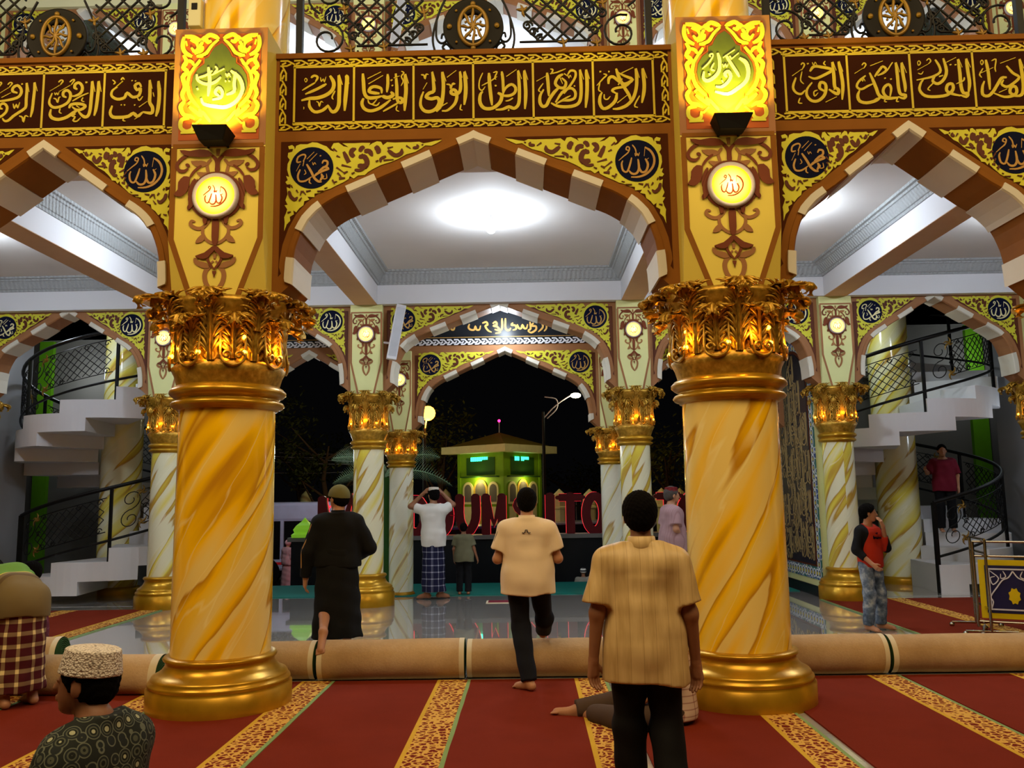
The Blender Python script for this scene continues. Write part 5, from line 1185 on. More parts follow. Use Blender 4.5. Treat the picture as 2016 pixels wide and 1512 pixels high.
# street lamps
def street_lamp(px, py, base_px, Y, label, col, e, st_, r=.16, arm=True):
    p = at(px, py, Y); b = at(base_px, 1000, Y)
    t = thing('street_lamp', label, 'street lamp', (b.x, Y, -.45)); hz = p.z+.45; dx = p.x-b.x
    MB().tube([(0, 0, 0), (0, 0, hz*.9)], [.07, .045], 8).obj('pole', M['iron'], t)
    MB().tube([tuple(q) for q in crv([(0, 0, hz*.86), (dx*.35, 0, hz*.93), (dx*.75, 0, hz*.985), (dx, 0, hz)], 4)], .022, 6).obj('arm', M['disc_lamp_rim'], t)
    if arm: MB().tube([tuple(q) for q in crv([(dx*.05, 0, hz*.99), (dx*.4, 0, hz*.975), (dx*.42, 0, hz*.92), (dx*.12, 0, hz*.86)], 4)], .02, 6).obj('scroll_arm', M['disc_lamp_rim'], t)
    MB().sphere((dx, -.05, hz-.03), r, 14, 8, (1.6, 1, .8) if arm else (1, 1, 1)).obj('lamp_head', emis('outdoor_light_'+label.split()[0], col, st_), t)
    lamp('POINT', 'outdoor_light', (p.x, Y-.1, p.z-.25), e, lin(col)[:3], .15)
street_lamp(1133, 777, 1073, 26, 'white street lamp on a tall curved-arm pole right of the kiosk', 'fff6c8', 45, 14, .10)
street_lamp(843, 812, 836, 24, 'orange street lamp glowing low at the left arch edge', 'ff9a30', 110, 12, .21, False)
# fence, gate posts with caps
t = thing('street_fence', 'dark iron picket fence along the street behind the letters', 'fence', (0, 33, -.45))
MB().box(-16, 12, 0, .04, 1.65, 1.7).obj('top_rail', M['iron'], t); MB().box(-16, 12, 0, .04, .3, .35).obj('bottom_rail', M['iron'], t)
pk = MB().box(-.012, .012, 0, .02, 0, 1.85).mesh('picket', M['disc_lamp_rim'])
for i in range(140): link('picket', pk, t, (-15.8+i*.2, .01, 0))
for px, py, Y, lb in ((603, 965, 31, 'white domed gate post beyond the white van'), (877, 962, 31, 'cream domed gate post left of the kiosk'), (1101, 962, 26, 'pale green pointed gate post right of the kiosk'), (1160, 962, 27, 'pale pointed gate post behind the letter O'), (1302, 960, 27, 'grey domed gate post behind the red-capped man'), (1338, 960, 27, 'grey domed gate post by the right grand column')):
    p = at(px, py, Y); t = thing('gate_post', lb, 'post', (p.x, Y, -.45)); h = p.z+.45; r = .19
    MB().lathe([(r, 0), (r, h-.62), (r*1.35, h-.60), (r*1.35, h-.55), (r*1.1, h-.53)], 8, smooth=False).obj('shaft', M['lime'], t)
    MB().lathe([(r*1.1, h-.53), (r*1.15, h-.30), (r*.9, h-.16), (r*.4, h-.07), (0, h)], 8 if px > 1000 else 16, smooth=px < 1000).obj('cap', M['klight'], t)
# trees
def tree(px, Y, top_py, w, n, label, seed, dark=True, bare=False):
    rg = random.Random(seed); b = at(px, 1000, Y); top = at(px, top_py, Y).z+.45
    t = thing('tree', label, 'tree', (b.x, Y, -.45))
    tr = MB(); tr.tube([(0, 0, 0), (.15, 0, top*.3), (-.1, .1, top*.6), (.1, 0, top*.85)], [.16, .12, .09, .03], 7)
    ends = []
    for i in range(9):
        a_ = rg.uniform(0, 6.28); z0 = top*rg.uniform(.3, .75); e = (w*.8*math.cos(a_), w*.6*math.sin(a_), min(top*.97, z0+top*.3))
        tr.tube([(0, 0, z0), (e[0]*.5, e[1]*.5, z0+top*.12), e], [.06, .04, .015], 5); ends.append(e)
    tr.obj('trunk', plain('bark_%d' % seed, '4a3724', .9), t)
    m = MB()
    cl = [(e[0]+rg.gauss(0, .3), e[1]+rg.gauss(0, .3), e[2]+rg.gauss(0, .35), rg.uniform(.35, .8)) for e in ends for _ in range(3)]
    for i in range(n):
        c = cl[i % len(cl)]; r = c[3]
        x, y, z = c[0]+rg.gauss(0, r*.5), c[1]+rg.gauss(0, r*.5), c[2]+rg.gauss(0, r*.4); s_ = rg.uniform(.06, .13)
        a_, b_ = rg.uniform(0, 6.28), rg.uniform(-.9, .9)
        d1 = Vector((math.cos(a_), math.sin(a_), b_))*s_; d2 = Vector((-math.sin(a_), math.cos(a_), rg.uniform(-.6, .6)))*s_*.5
        v = Vector((x, y, z)); m.add([v-d1, v+d2, v+d1, v-d2], [(0, 1, 2, 3)])
    tag(m.obj('foliage', plain('night_leaf_%d' % seed, '3d3f1a' if dark else '6a6a22', .6, var=.2), t), kind='stuff')
tree(868, 31, 820, 1.0, 900, 'tree with orange-lit leaves beside the orange street lamp', 21, False)
tree(640, 30, 840, 2.6, 2200, 'dim tree behind the white van', 22)
tree(590, 34, 880, 2.0, 1200, 'dim tree at the left of the street', 25)
tree(1320, 29, 850, 1.2, 1000, 'tree with amber leaves between pale and grand columns', 23, False)
tree(1140, 38, 930, 2.2, 1000, 'low dark tree far behind the letters', 24)
lamp('POINT', 'tree_glow', at(1300, 900, 25.5), 14, (1, .55, .12), .2)
# palms
def palm(x, y, h, fr, label):
    t = thing('palm', label, 'palm', (x, y, -.45)); MB().tube([(0, 0, 0), (.03, 0, h)], [.13, .09], 10).obj('trunk', M['kdark'], t)
    for a_, el, L_ in fr:
        m = MB(); n = 28; pts = []
        for i in range(n+1):
            u = i/n; pts.append(Vector((math.cos(a_)*L_*u*math.cos(el*.8), math.sin(a_)*L_*u*math.cos(el*.8), h+L_*(u*math.sin(el)-.55*u*u))))
        m.tube(pts, [.018*(1-.8*i/n) for i in range(n+1)], 5)
        for i in range(3, n+1):
            u = i/n; p = pts[i]; d = (pts[i]-pts[i-1]).normalized(); sd = d.cross(Vector((0, 0, 1))).normalized(); ll = .34*math.sin(PI*min(1, u*.85+.12))
            for sg in (-1, 1):
                e = p+d*ll*.6+sd*sg*ll*.35+Vector((0, 0, sg*ll*.62)); wv = d*.011
                m.add([p-wv, p+wv, e], [(0, 1, 2)])
        m.obj('frond', M['palm'], t)
M['palm'] = plain('palm_green', '8fb08c', .5)
pp = at(755, 935, 16.9)
palm(pp.x, 17.0, pp.z+.40, [(.15, .95, 1.5), (-.25, .45, 1.5), (3.3, .95, 1.4), (2.9, .5, 1.2), (1.2, .9, 1.3), (-1.4, .7, 1.2), (.5, 1.25, 1.2), (2.2, 1.2, 1.2)], 'palm whose fronds show either side of the porch columns')
# overhead wires, parked car lights
t = thing('power_lines', 'pale overhead wires crossing behind the left arch', 'wire', (0, 32, 0))
for k, (y0, y1) in enumerate(((893, 912), (897, 900), (888, 895), (930, 928), (905, 916))):
    a_, b_ = at(545, y0, 32), at(695, y1, 32); MB().tube([(a_.x-1, 0, a_.z), ((a_.x+b_.x)/2, 0, (a_.z+b_.z)/2-.05), (b_.x+1, 0, b_.z)], .012, 4).obj('wire', M['disc_lamp_rim'], t)
def car(px, Y, L_, col, label, lights=()):
    b = at(px, 1040, Y); t = thing('car', label, 'car', (b.x, Y, -.45)); m = MB()
    prof = [(-.5, .25), (-.5, .75), (-.36, .82), (-.24, 1.3), (.16, 1.34), (.32, .85), (.5, .72), (.5, .25)]
    bevel(MB().poly([(x*L_, z) for x, z in prof], 0, 1.6).obj('body', plain('car_paint_'+label.split()[0], col, .3, coat=.4), t), .05)
    MB().poly([(-.34*L_, .84), (-.235*L_, 1.24), (.14*L_, 1.27), (.27*L_, .86)][::-1], -.01, .01).obj('windows', M['glass_d'], t)
    for x in (-.32, .32): MB().tube([(x*L_, -.03, .3), (x*L_, .2, .3)], .3, 16).obj('wheel', M['black_box'], t)
    for x, z in lights: MB().sphere((x, -.06, z), .08, 10, 6).obj('headlight', emis('car_headlight_%d' % int(px+x*10), 'fff4d8', 20), t)
car(940, 22, 3.6, '2c3a63', 'blue car parked behind the letters U and M', ((1.0, .7),))
car(1150, 24.5, 3.6, '8a8d92', 'grey car with lit headlights behind the letter O', ((-.2, .72), (.25, .76)))
car(1345, 27, 3.2, '7c8290', 'silver car behind the last letters')
# ================================================================== PEOPLE (signed-distance bodies, meshed with surface nets)
def sdf_net(fn, lo, hi, h):
    lo = np.array(lo, float); n = np.ceil((np.array(hi)-lo)/h).astype(int)+1
    X, Y, Z = np.meshgrid(*[lo[i]+h*np.arange(n[i]) for i in range(3)], indexing='ij')
    F = fn(X.astype(np.float32), Y.astype(np.float32), Z.astype(np.float32)); F = np.where(F == 0, 1e-6, F)
    F[0] = F[-1] = np.maximum(F[0], .01); F[-1] = np.maximum(F[-1], .01); F[:, 0] = .01; F[:, -1] = .01; F[:, :, 0] = .01; F[:, :, -1] = .01; F[0] = .01
    s = F < 0; c = [m-1 for m in n]; P = np.zeros((*c, 3)); K = np.zeros(c)
    sl = lambda a, k: slice(k, a-1+k)
    for ax in range(3):
        o = [i for i in range(3) if i != ax]
        for i in (0, 1):
            for j in (0, 1):
                a0 = [0, 0, 0]; a0[o[0]] = i; a0[o[1]] = j; a1 = list(a0); a1[ax] = 1
                A = F[tuple(sl(n[k], a0[k]) for k in range(3))]; B = F[tuple(sl(n[k], a1[k]) for k in range(3))]
                m = (A < 0) != (B < 0); t = np.where(m, A/(A-B+1e-20), 0)
                K += m; P[..., ax] += t*m; P[..., o[0]] += i*m; P[..., o[1]] += j*m
    act = K > 0; idx = -np.ones(c, int); idx[act] = np.arange(act.sum())
    I = np.argwhere(act); V = lo+h*(I+P[act]/K[act][:, None])
    faces = []
    for ax in range(3):
        o = [(ax+1) % 3, (ax+2) % 3]
        a = [slice(1, n[k]-1) for k in range(3)]; b = list(a); a[ax] = slice(0, n[ax]-1); b[ax] = slice(1, n[ax])
        A = s[tuple(a)]; B = s[tuple(b)]; ch = np.argwhere(A != B); fl_ = A[A != B]
        base = ch.copy()
        for k in o: base[:, k] += 1
        def cell(d0, d1): q = base.copy(); q[:, o[0]] += d0; q[:, o[1]] += d1; return idx[q[:, 0], q[:, 1], q[:, 2]]
        q = np.stack([cell(-1, -1), cell(0, -1), cell(0, 0), cell(-1, 0)], 1)
        q[~fl_] = q[~fl_][:, ::-1]; faces.append(q)
    Fc = np.vstack(faces); Fc = Fc[(Fc >= 0).all(1)]
    return V, Fc
def np_mesh(name, parts, mat):
    vs = []; fs = []; k = 0
    for V, F in parts: vs.append(V); fs.append(F+k); k += len(V)
    V = np.vstack(vs); F = np.vstack(fs)
    me = bpy.data.meshes.new(name); me.vertices.add(len(V)); me.vertices.foreach_set('co', V.astype(np.float32).ravel())
    me.loops.add(len(F)*4); me.loops.foreach_set('vertex_index', F.astype(np.int32).ravel())
    me.polygons.add(len(F)); me.polygons.foreach_set('loop_start', np.arange(0, len(F)*4, 4, dtype=np.int32)); me.polygons.foreach_set('loop_total', np.full(len(F), 4, np.int32))
    me.update(calc_edges=True); me.validate(); me.polygons.foreach_set('use_smooth', [True]*len(me.polygons)); me.materials.append(mat); return me
def cap(X, Y, Z, a, b, ra, rb):
    ax, ay, az = a; dx, dy, dz = b[0]-ax, b[1]-ay, b[2]-az; L2 = dx*dx+dy*dy+dz*dz+1e-9
    t = np.clip(((X-ax)*dx+(Y-ay)*dy+(Z-az)*dz)/L2, 0, 1)
    return np.sqrt((X-ax-t*dx)**2+(Y-ay-t*dy)**2+(Z-az-t*dz)**2)-(ra+(rb-ra)*t)
def ell(X, Y, Z, c, r):
    k = np.sqrt(((X-c[0])/r[0])**2+((Y-c[1])/r[1])**2+((Z-c[2])/r[2])**2); return (k-1)*min(r)*(.6+.4)
def smin(a, b, k):
    h = np.clip(.5+.5*(b-a)/k, 0, 1); return b+(a-b)*h-k*h*(1-h)
def V3(*a): return np.array(a, float)
def rot_pt(p, c, yaw, pitch=0):
    q = np.array(p, float)-c; cy, sy = math.cos(yaw), math.sin(yaw); cp_, sp_ = math.cos(pitch), math.sin(pitch)
    q = np.array([q[0], q[1]*cp_-q[2]*sp_, q[1]*sp_+q[2]*cp_]); return np.array([q[0]*cy-q[1]*sy, q[0]*sy+q[1]*cy, q[2]])+c
class Body:
    """facing +Y, x to the person's right; unit stature 1.70 m, scaled by s"""
    def __init__(b, s=1, girth=1, **J):
        b.s = s; b.g = girth
        d = dict(pel=(0, 0, .93), waist=(0, .01, 1.08), chest=(0, .01, 1.29), neck=(0, -.01, 1.44), head=(0, .02, 1.585),
                 shL=(-.170, -.01, 1.360), shR=(.170, -.01, 1.360), elL=(-.225, -.03, 1.10), elR=(.225, -.03, 1.10), wrL=(-.235, .04, .86), wrR=(.235, .04, .86),
                 hipL=(-.09, 0, .91), hipR=(.09, 0, .91), knL=(-.10, .02, .50), knR=(.10, .02, .50), anL=(-.105, -.03, .085), anR=(.105, -.03, .085))
        d.update({k: v for k, v in J.items() if k in d}); b.J = {k: V3(*v) for k, v in d.items()}
        b.yaw = J.get('yaw', 0); b.pitch = J.get('pitch', 0)
        b.toeL = V3(*J.get('toeL', b.J['anL']+V3(0, .17, -.06))); b.toeR = V3(*J.get('toeR', b.J['anR']+V3(0, .17, -.06)))
        b.handL = J.get('handL', None); b.handR = J.get('handR', None)
    def hp(b, p): return rot_pt(V3(*p)+b.J['head'], b.J['head'], b.yaw, b.pitch)
    def hloc(b, X, Y, Z):
        """head-local coordinates"""
        c = b.J['head']; x, y, z = X-c[0], Y-c[1], Z-c[2]
        cy, sy = math.cos(-b.yaw), math.sin(-b.yaw); x, y = x*cy-y*sy, x*sy+y*cy
        cp_, sp_ = math.cos(-b.pitch), math.sin(-b.pitch); y, z = y*cp_-z*sp_, y*sp_+z*cp_
        return x, y, z
    def head(b, X, Y, Z):
        x, y, z = b.hloc(X, Y, Z)
        f = ell(x, y, z, (0, -.008, .025), (.076, .097, .092)); f = smin(f, ell(x, y, z, (0, .028, -.045), (.056, .062, .068)), .03)
        f = smin(f, ell(x, y, z, (0, .055, -.092), (.028, .025, .02)), .02)
        f = smin(f, cap(x, y, z, (0, .088, .015), (0, .106, -.028), .009, .014), .010)
        for sg in (-1, 1):
            f = np.maximum(f, -ell(x, y, z, (sg*.032, .105, .008), (.019, .018, .012)))
            f = np.minimum(f, ell(x, y, z, (sg*.031, .080, .008), (.014, .013, .010)))
            f = smin(f, ell(x, y, z, (sg*.079, -.005, -.008), (.010, .020, .032)), .008)
        f = smin(f, ell(x, y, z, (0, .093, -.055), (.024, .010, .006)), .006); f = smin(f, ell(x, y, z, (0, .091, -.067), (.020, .010, .006)), .005)
        return f
    def torso(b, X, Y, Z, o=0):
        J = b.J; g = b.g
        f = cap(X, Y, Z, J['pel'], J['waist'], .125*g+o, .118*g+o)
        up_ = (J['chest']-J['waist']); 
        f = smin(f, cap(X, Y, Z, J['pel']+V3(-.05*g, 0, 0), J['waist']+V3(-.05*g, 0, 0), .105*g+o, .098*g+o), .04); f = smin(f, cap(X, Y, Z, J['pel']+V3(.05*g, 0, 0), J['waist']+V3(.05*g, 0, 0), .105*g+o, .098*g+o), .04)
        a = (J['shL']-J['chest']); c_ = (J['shR']-J['chest'])
        f = smin(f, cap(X, Y, Z, J['waist']+V3(-.055*g, 0, 0), J['chest']+a*.48, .095*g+o, .105*g**.5+o), .06); f = smin(f, cap(X, Y, Z, J['waist']+V3(.055*g, 0, 0), J['chest']+c_*.48, .095*g+o, .105*g**.5+o), .06)
        f = smin(f, cap(X, Y, Z, J['chest'], J['neck'], .11+o, .055+o), .05)
        f = smin(f, cap(X, Y, Z, J['shL'], J['neck'], .044+o*.8, .048+o*.5), .04); f = smin(f, cap(X, Y, Z, J['shR'], J['neck'], .044+o*.8, .048+o*.5), .04)
        return f
    def arm(b, X, Y, Z, sd, o=0, r=1, lo=1.0):
        J = b.J; sh, el, wr = J['sh'+sd], J['el'+sd], J['wr'+sd]
        f = cap(X, Y, Z, sh, el, .050*r+o, .038*r+o)
        if lo > 0: f = smin(f, cap(X, Y, Z, el, el+(wr-el)*lo, .040*r+o, (.040-.014*lo)*r+o), .03)
        return f
    def leg(b, X, Y, Z, sd, o=0, r=1, lo=1.0):
        J = b.J; h, k, a = J['hip'+sd], J['kn'+sd], J['an'+sd]
        f = cap(X, Y, Z, h, k, .080*r+o, .052*r+o)
        if lo > 0: f = smin(f, cap(X, Y, Z, k, k+(a-k)*lo, .054*r+o, (.054-.020*lo)*r+o), .04)
        return f
    def foot(b, X, Y, Z, sd):
        a = b.J['an'+sd]; t = b.toeL if sd == 'L' else b.toeR; d = (t-a); d = d/np.linalg.norm(d)
        heel = a+V3(0, 0, -.045)-d*.035
        f = cap(X, Y, Z, a, heel, .034, .030); f = smin(f, cap(X, Y, Z, heel, t-d*.03, .030, .028), .03); f = smin(f, cap(X, Y, Z, a, t-d*.06, .032, .022), .03)
        sx = np.cross(d, V3(0, 0, 1)); sx = sx/(np.linalg.norm(sx)+1e-9)
        for i in range(5):
            off = (i-2)*.0155; ln = (.034, .030, .026, .022, .016)[i if sd == 'L' else i]
            s0 = off*(1 if sd == 'L' else -1)*-1
            f = smin(f, cap(X, Y, Z, t-d*.035+sx*s0, t-d*.035+sx*s0+d*(ln+.01), .011, .008), .006)
        return f
    def hand(b, X, Y, Z, sd):
        """palm + five fingers; curl toward the front of the palm"""
        J = b.J; wr = J['wr'+sd]; el = J['el'+sd]; H = b.handL if sd == 'L' else b.handR
        d = wr-el; d = d/np.linalg.norm(d); sg = -1 if sd == 'L' else 1
        if H is not None: d = V3(*H[0]); d = d/np.linalg.norm(d); n_ = V3(*H[1])      # direction, palm normal
        else: n_ = V3(-sg, .25, 0)
        n_ = n_-d*np.dot(n_, d); n_ = n_/np.linalg.norm(n_); s_ = np.cross(d, n_)*sg        # s_: toward the thumb side
        if H is None and s_[1] < 0: s_ = -s_
        pc = wr+d*.045
        f = cap(X, Y, Z, wr, wr+d*.07, .026, .020)
        for i in range(4):
            k = wr+d*.078+s_*(.027-.018*i)
            f = smin(f, cap(X, Y, Z, wr+d*.02+s_*(.016-.011*i), k, .015, .0125), .010)
        L_ = (.040, .045, .042, .033)
        for i in range(4):
            k = wr+d*.080+s_*(.027-.018*i); d1 = d*.93+n_*.36; d2 = d*.62+n_*.78; p1 = k+d1*L_[i]; p2 = p1+d2*L_[i]*.75
            f = smin(f, cap(X, Y, Z, k, p1, .0095, .0085), .004); f = smin(f, cap(X, Y, Z, p1, p2, .0085, .0068), .003)
        t0 = wr+d*.025+s_*.022; t1 = t0+s_*.028+d*.030+n_*.012; t2 = t1+d*.030+s_*.008+n_*.012
        f = smin(f, cap(X, Y, Z, t0, t1, .014, .011), .008); f = smin(f, cap(X, Y, Z, t1, t2, .011, .008), .003)
        return f
    def build(b, root, skin, feet='LR', hands='LR', h=.011, arms='LR'):
        """one continuous skin mesh: head, neck, torso, limbs; finer nets for head, hands and feet in the same mesh"""
        J = b.J
        def allf(X, Y, Z, fine=None):
            f = b.torso(X, Y, Z, -.012)
            f = smin(f, cap(X, Y, Z, J['neck']+V3(0, 0, -.03), b.hp((0, -.012, -.05)), .056, .054), .02)
            for sd in arms: f = smin(f, b.arm(X, Y, Z, sd), .03)
            for sd in 'LR': f = smin(f, b.leg(X, Y, Z, sd), .03)
            f = smin(f, b.head(X, Y, Z), .012)
            for sd in hands: f = smin(f, b.hand(X, Y, Z, sd), .012)
            for sd in feet: f = smin(f, b.foot(X, Y, Z, sd), .015)
            return f
        pts = np.array(list(J.values())+[b.toeL, b.toeR]); lo, hi = pts.min(0)-.22, pts.max(0)+.22
        regs = [(b.J['head'], .15, .0075)]
        regs += [(J['wr'+s]+ (V3(*(b.handL if s == 'L' else b.handR)[0])/np.linalg.norm((b.handL if s == 'L' else b.handR)[0]) if (b.handL if s == 'L' else b.handR) is not None else (J['wr'+s]-J['el'+s])/np.linalg.norm(J['wr'+s]-J['el'+s]))*.085, .105, .0048) for s in hands]
        regs += [((J['an'+s]+(b.toeL if s == 'L' else b.toeR))/2, .15, .0065) for s in feet]
        V, F = sdf_net(allf, lo, hi, h)
        parts = []
        # cut coarse mesh where a fine patch replaces it
        cc = V[F].mean(1); keep = np.ones(len(F), bool)
        for c, r, hh in regs: keep &= ~(np.abs(cc-c).max(1) < r)
        parts.append((V, F[keep]))
        for c, r, hh in regs:
            v, f = sdf_net(allf, c-r-.012, c+r+.012, hh); q = v[f].mean(1); parts.append((v, f[np.abs(q-c).max(1) < r+.006]))
        me = np_mesh('body', [(v*b.s, f) for v, f in parts], skin); return link('body', me, root)
    def cloth(b, root, name, fn, mat, lo, hi, h=.011, parent=None, wr=0, wf=18, seed=0, **p):
        def g(X, Y, Z):
            f = fn(X, Y, Z)
            if wr:
                f = f+wr*(np.sin(X*wf+Z*wf*.7+seed)*np.sin(Z*wf*1.3-X*wf*.5+Y*9+seed*2)+.6*np.sin(X*wf*2.3-Z*wf*.9+Y*12+seed)*np.sin(Z*wf*.6+seed))
            return f
        V, F = sdf_net(g, lo, hi, h); return link(name, np_mesh(name, [(V*b.s, F)], mat), parent or root, **p)
    def shirt(b, root, mat, hem, o=.022, sleeve=.72, flare=0, wr=.0045, seed=0, h=.010, long=0, name='shirt', wf=18, collar=True, arms='LR'):
        J = b.J
        def fn(X, Y, Z):
            fl_ = np.clip((J['chest'][2]-Z)*flare, 0, .2)
            f = b.torso(X, Y, Z, o)-fl_
            # carry the cloth straight down past the waist
            ext = cap(X, Y, Z, J['pel']+V3(0, 0, .05), (J['pel'][0], J['pel'][1], hem-.1), .13*b.g+o, .125*b.g+o)
            ext = smin(cap(X, Y, Z, J['pel']+V3(-.06*b.g, 0, .05), (J['pel'][0]-.06*b.g, J['pel'][1], hem-.1), .115*b.g+o, .11*b.g+o), cap(X, Y, Z, J['pel']+V3(.06*b.g, 0, .05), (J['pel'][0]+.06*b.g, J['pel'][1], hem-.1), .115*b.g+o, .11*b.g+o), .04)-fl_
            f = smin(f, ext, .04); f = np.maximum(f, hem-Z+.008*np.sin(X*14+seed))
            nk = b.J['neck']; f = np.maximum(f, (Z-(nk[2]+.012))*1.0+np.clip((Y-nk[1])*.55, -.01, .05)) if collar else f
            for sd in arms:
                sh, el, w_ = J['sh'+sd], J['el'+sd], J['wr'+sd]
                if long: a_ = smin(cap(X, Y, Z, sh, el, .062+o*.6, .052+o*.5), cap(X, Y, Z, el, el+(w_-el)*long, .052+o*.5, .040+o*.4), .03); end = el+(w_-el)*long; ax = (w_-el)
                else: a_ = cap(X, Y, Z, sh, sh+(el-sh)*(sleeve+.3), .062+o*.6, .066+o*.7); end = sh+(el-sh)*sleeve; ax = el-sh
                ax = ax/np.linalg.norm(ax); a_ = np.maximum(a_, (X-end[0])*ax[0]+(Y-end[1])*ax[1]+(Z-end[2])*ax[2])
                f = smin(f, a_, .035)
            return f
        pts = np.array([J[k] for k in ('shL', 'shR', 'elL', 'elR', 'wrL', 'wrR', 'chest', 'waist', 'pel')]); lo = pts.min(0)-.26; hi = pts.max(0)+.2; lo[2] = min(hem-.05, lo[2]) if long else hem-.05
        if not long: lo[2] = hem-.05
        return b.cloth(root, name, fn, mat, lo, hi, h, wr=wr, seed=seed, wf=wf)
    def trousers(b, root, mat, r=1.18, o=.012, cuff=.97, wr=.004, seed=1, name='trousers', h=.011):
        J = b.J
        def fn(X, Y, Z):
            f = smin(b.leg(X, Y, Z, 'L', o, r, cuff), b.leg(X, Y, Z, 'R', o, r, cuff), .02)
            f = smin(f, ell(X, Y, Z, J['pel']+V3(0, -.01, 0), (.17*b.g, .125*b.g, .13)), .04)
            # straight wide cuffs
            for sd in 'LR':
                k, a_ = J['kn'+sd], J['an'+sd]; f = smin(f, cap(X, Y, Z, k, k+(a_-k)*cuff, .060*r+o, .062*r), .03)
                ax = (a_-k)/np.linalg.norm(a_-k); e = k+(a_-k)*(cuff+.02)
                near = cap(X, Y, Z, a_-ax*.1, a_+ax*.1, .13, .13); cut = (X-e[0])*ax[0]+(Y-e[1])*ax[1]+(Z-e[2])*ax[2]
                f = np.where(near < 0, np.maximum(f, cut), f)
            return f
        pts = np.array([J[k] for k in ('pel', 'hipL', 'hipR', 'knL', 'knR', 'anL', 'anR')]); return b.cloth(root, name, fn, mat, pts.min(0)-.2, pts.max(0)+.18, h, wr=wr, seed=seed)
    def skirt(b, root, mat, z0, z1, r0, r1, name='sarong', wr=.006, seed=2, cx=0, cy=0, c1=(0, 0), ratio=.72, h=.012):
        def fn(X, Y, Z):
            t = np.clip((z1-Z)/(z1-z0), 0, 1); rr = r1+(r0-r1)*t; x = X-cx-c1[0]*t; y = (Y-cy-c1[1]*t)/ratio
            ang = np.arctan2(y, x); f = np.sqrt(x*x+y*y)-rr*(1+.03*t*np.sin(ang*7+seed)+.02*t*np.sin(ang*3+seed)); return np.maximum(np.maximum(f*.8, z0-Z), Z-z1)
        R = max(r0, r1)+.12
        return b.cloth(root, name, fn, mat, (cx-R+min(0, c1[0]), cy-R+min(0, c1[1]), z0-.04), (cx+R+max(0, c1[0]), cy+R+max(0, c1[1]), z1+.04), h, wr=wr, seed=seed)
    def hair(b, root, mat, low=-.035, th=.012, front=.35, name='hair', tuft=.003):
        def fn(X, Y, Z):
            x, y, z = b.hloc(X, Y, Z)
            f = ell(x, y, z, (0, -.014, .030), (.078+th, .100+th, .094+th)); f = smin(f, ell(x, y, z, (0, -.045, -.02), (.068, .062+th, .06)), .02)
            cutz = low+np.clip((y+.02)*1.1, -.03, .14)          # rises toward the face
            f = np.maximum(f, cutz-z); f = np.maximum(f, y-(.075))
            ear = ell(x, y, z, (.08, -.002, -.012), (.02, .022, .034)); ear = np.minimum(ear, ell(x, y, z, (-.08, -.002, -.012), (.02, .022, .034)))
            f = np.maximum(f, -ear)
            return f+tuft*np.sin(x*190+z*60)*np.sin(z*150+y*170)
        c = b.J['head']; return b.cloth(root, name, fn, mat, c-.17, c+.17, .0065)
    def capm(b, root, mat, h0=.035, h1=.125, r=.088, name='cap', round_=False, top=.9):
        def fn(X, Y, Z):
            x, y, z = b.hloc(X, Y, Z); y = y+.012
            if round_: f = ell(x, y, z, (0, 0, .028), (.097, .120, .112)); return np.maximum(f, (h0-z)+y*.25)
            t = np.clip((z-h0)/(h1-h0), 0, 1); rr = r*(1-(1-top)*t); f = np.sqrt(x*x+(y/1.16)**2)-rr
            return np.maximum(np.maximum(f, h0-z-y*.0), z-h1-.008*(1-(x*x+y*y)/.008))
        c = b.J['head']; return b.cloth(root, name, fn, mat, c-.18, c+.2, .0055)
def person(label, loc, rz, group=None): return thing('person', label, 'person', loc, rz, group)
SK = {}
def skin(name, c):
    a = N('skin_'+name); a.set(.5, 0, .35); a.b.inputs['Subsurface Weight'].default_value = .0
    co_ = a.coord(); f = a.noise(co_, 9, 4); h = lin(c); a.col(a.mix(f, tuple(x*.85 for x in h[:3])+(1,), tuple(min(1, x*1.08) for x in h[:3])+(1,))); a.bump(a.noise(co_, 160, 2), .08, .002); return a.m
S1, S2, S3 = skin('tan', 'ae7c5c'), skin('brown', '95664a'), skin('light', 'bd8a68')
M['hair'] = plain('black_hair', '0a0807', .95, spec=.08, bump=.8, scale=20)
def fabric(name, c, rough=.85, var=.05, sheen=.0, stripes=None, scale=8):
    a = N(name); a.set(rough, 0, .2); a.b.inputs['Sheen Weight'].default_value = sheen; co_ = a.coord(); f = a.noise(co_, scale, 4); h = lin(c)
    base = a.mix(f, tuple(x*(1-3*var) for x in h[:3])+(1,), tuple(min(1, x*(1+var)) for x in h[:3])+(1,))
    if stripes:
        x, y, z = a.sep(co_); w_ = a.math('FRACT', a.math('MULTIPLY', x, stripes[0])); base = a.mix(a.math('LESS_THAN', w_, stripes[1]), base, stripes[2])
    a.col(base); a.bump(a.noise(co_, 420, 2), .25, .002); return a.m
def plaid(name, bg, l1, l2, k=11, wdt=.20, zonly=False, bg2=None):
    a = N(name); a.set(.85, 0, .15); co_ = a.coord(); x, y, z = a.sep(co_)
    u = a.math('MULTIPLY', a.math('ARCTAN2', x, y), .19*1.0) if not zonly else x
    fz = a.math('FRACT', a.math('MULTIPLY', z, k)); fu = a.math('FRACT', a.math('MULTIPLY', u, k*.9))
    a1 = a.math('LESS_THAN', fz, wdt); a2 = a.math('LESS_THAN', fu, wdt*.8); both_ = a.math('MULTIPLY', a1, a2); any_ = a.math('MAXIMUM', a1, a2)
    c = bg
    if bg2: c = a.mix(a.math('LESS_THAN', a.math('ABSOLUTE', a.math('SUBTRACT', fu, .55)), .18), bg, bg2)
    c = a.mix(a.math('MULTIPLY', any_, .8), c, l1); c = a.mix(both_, c, l2); a.col(c); return a.m

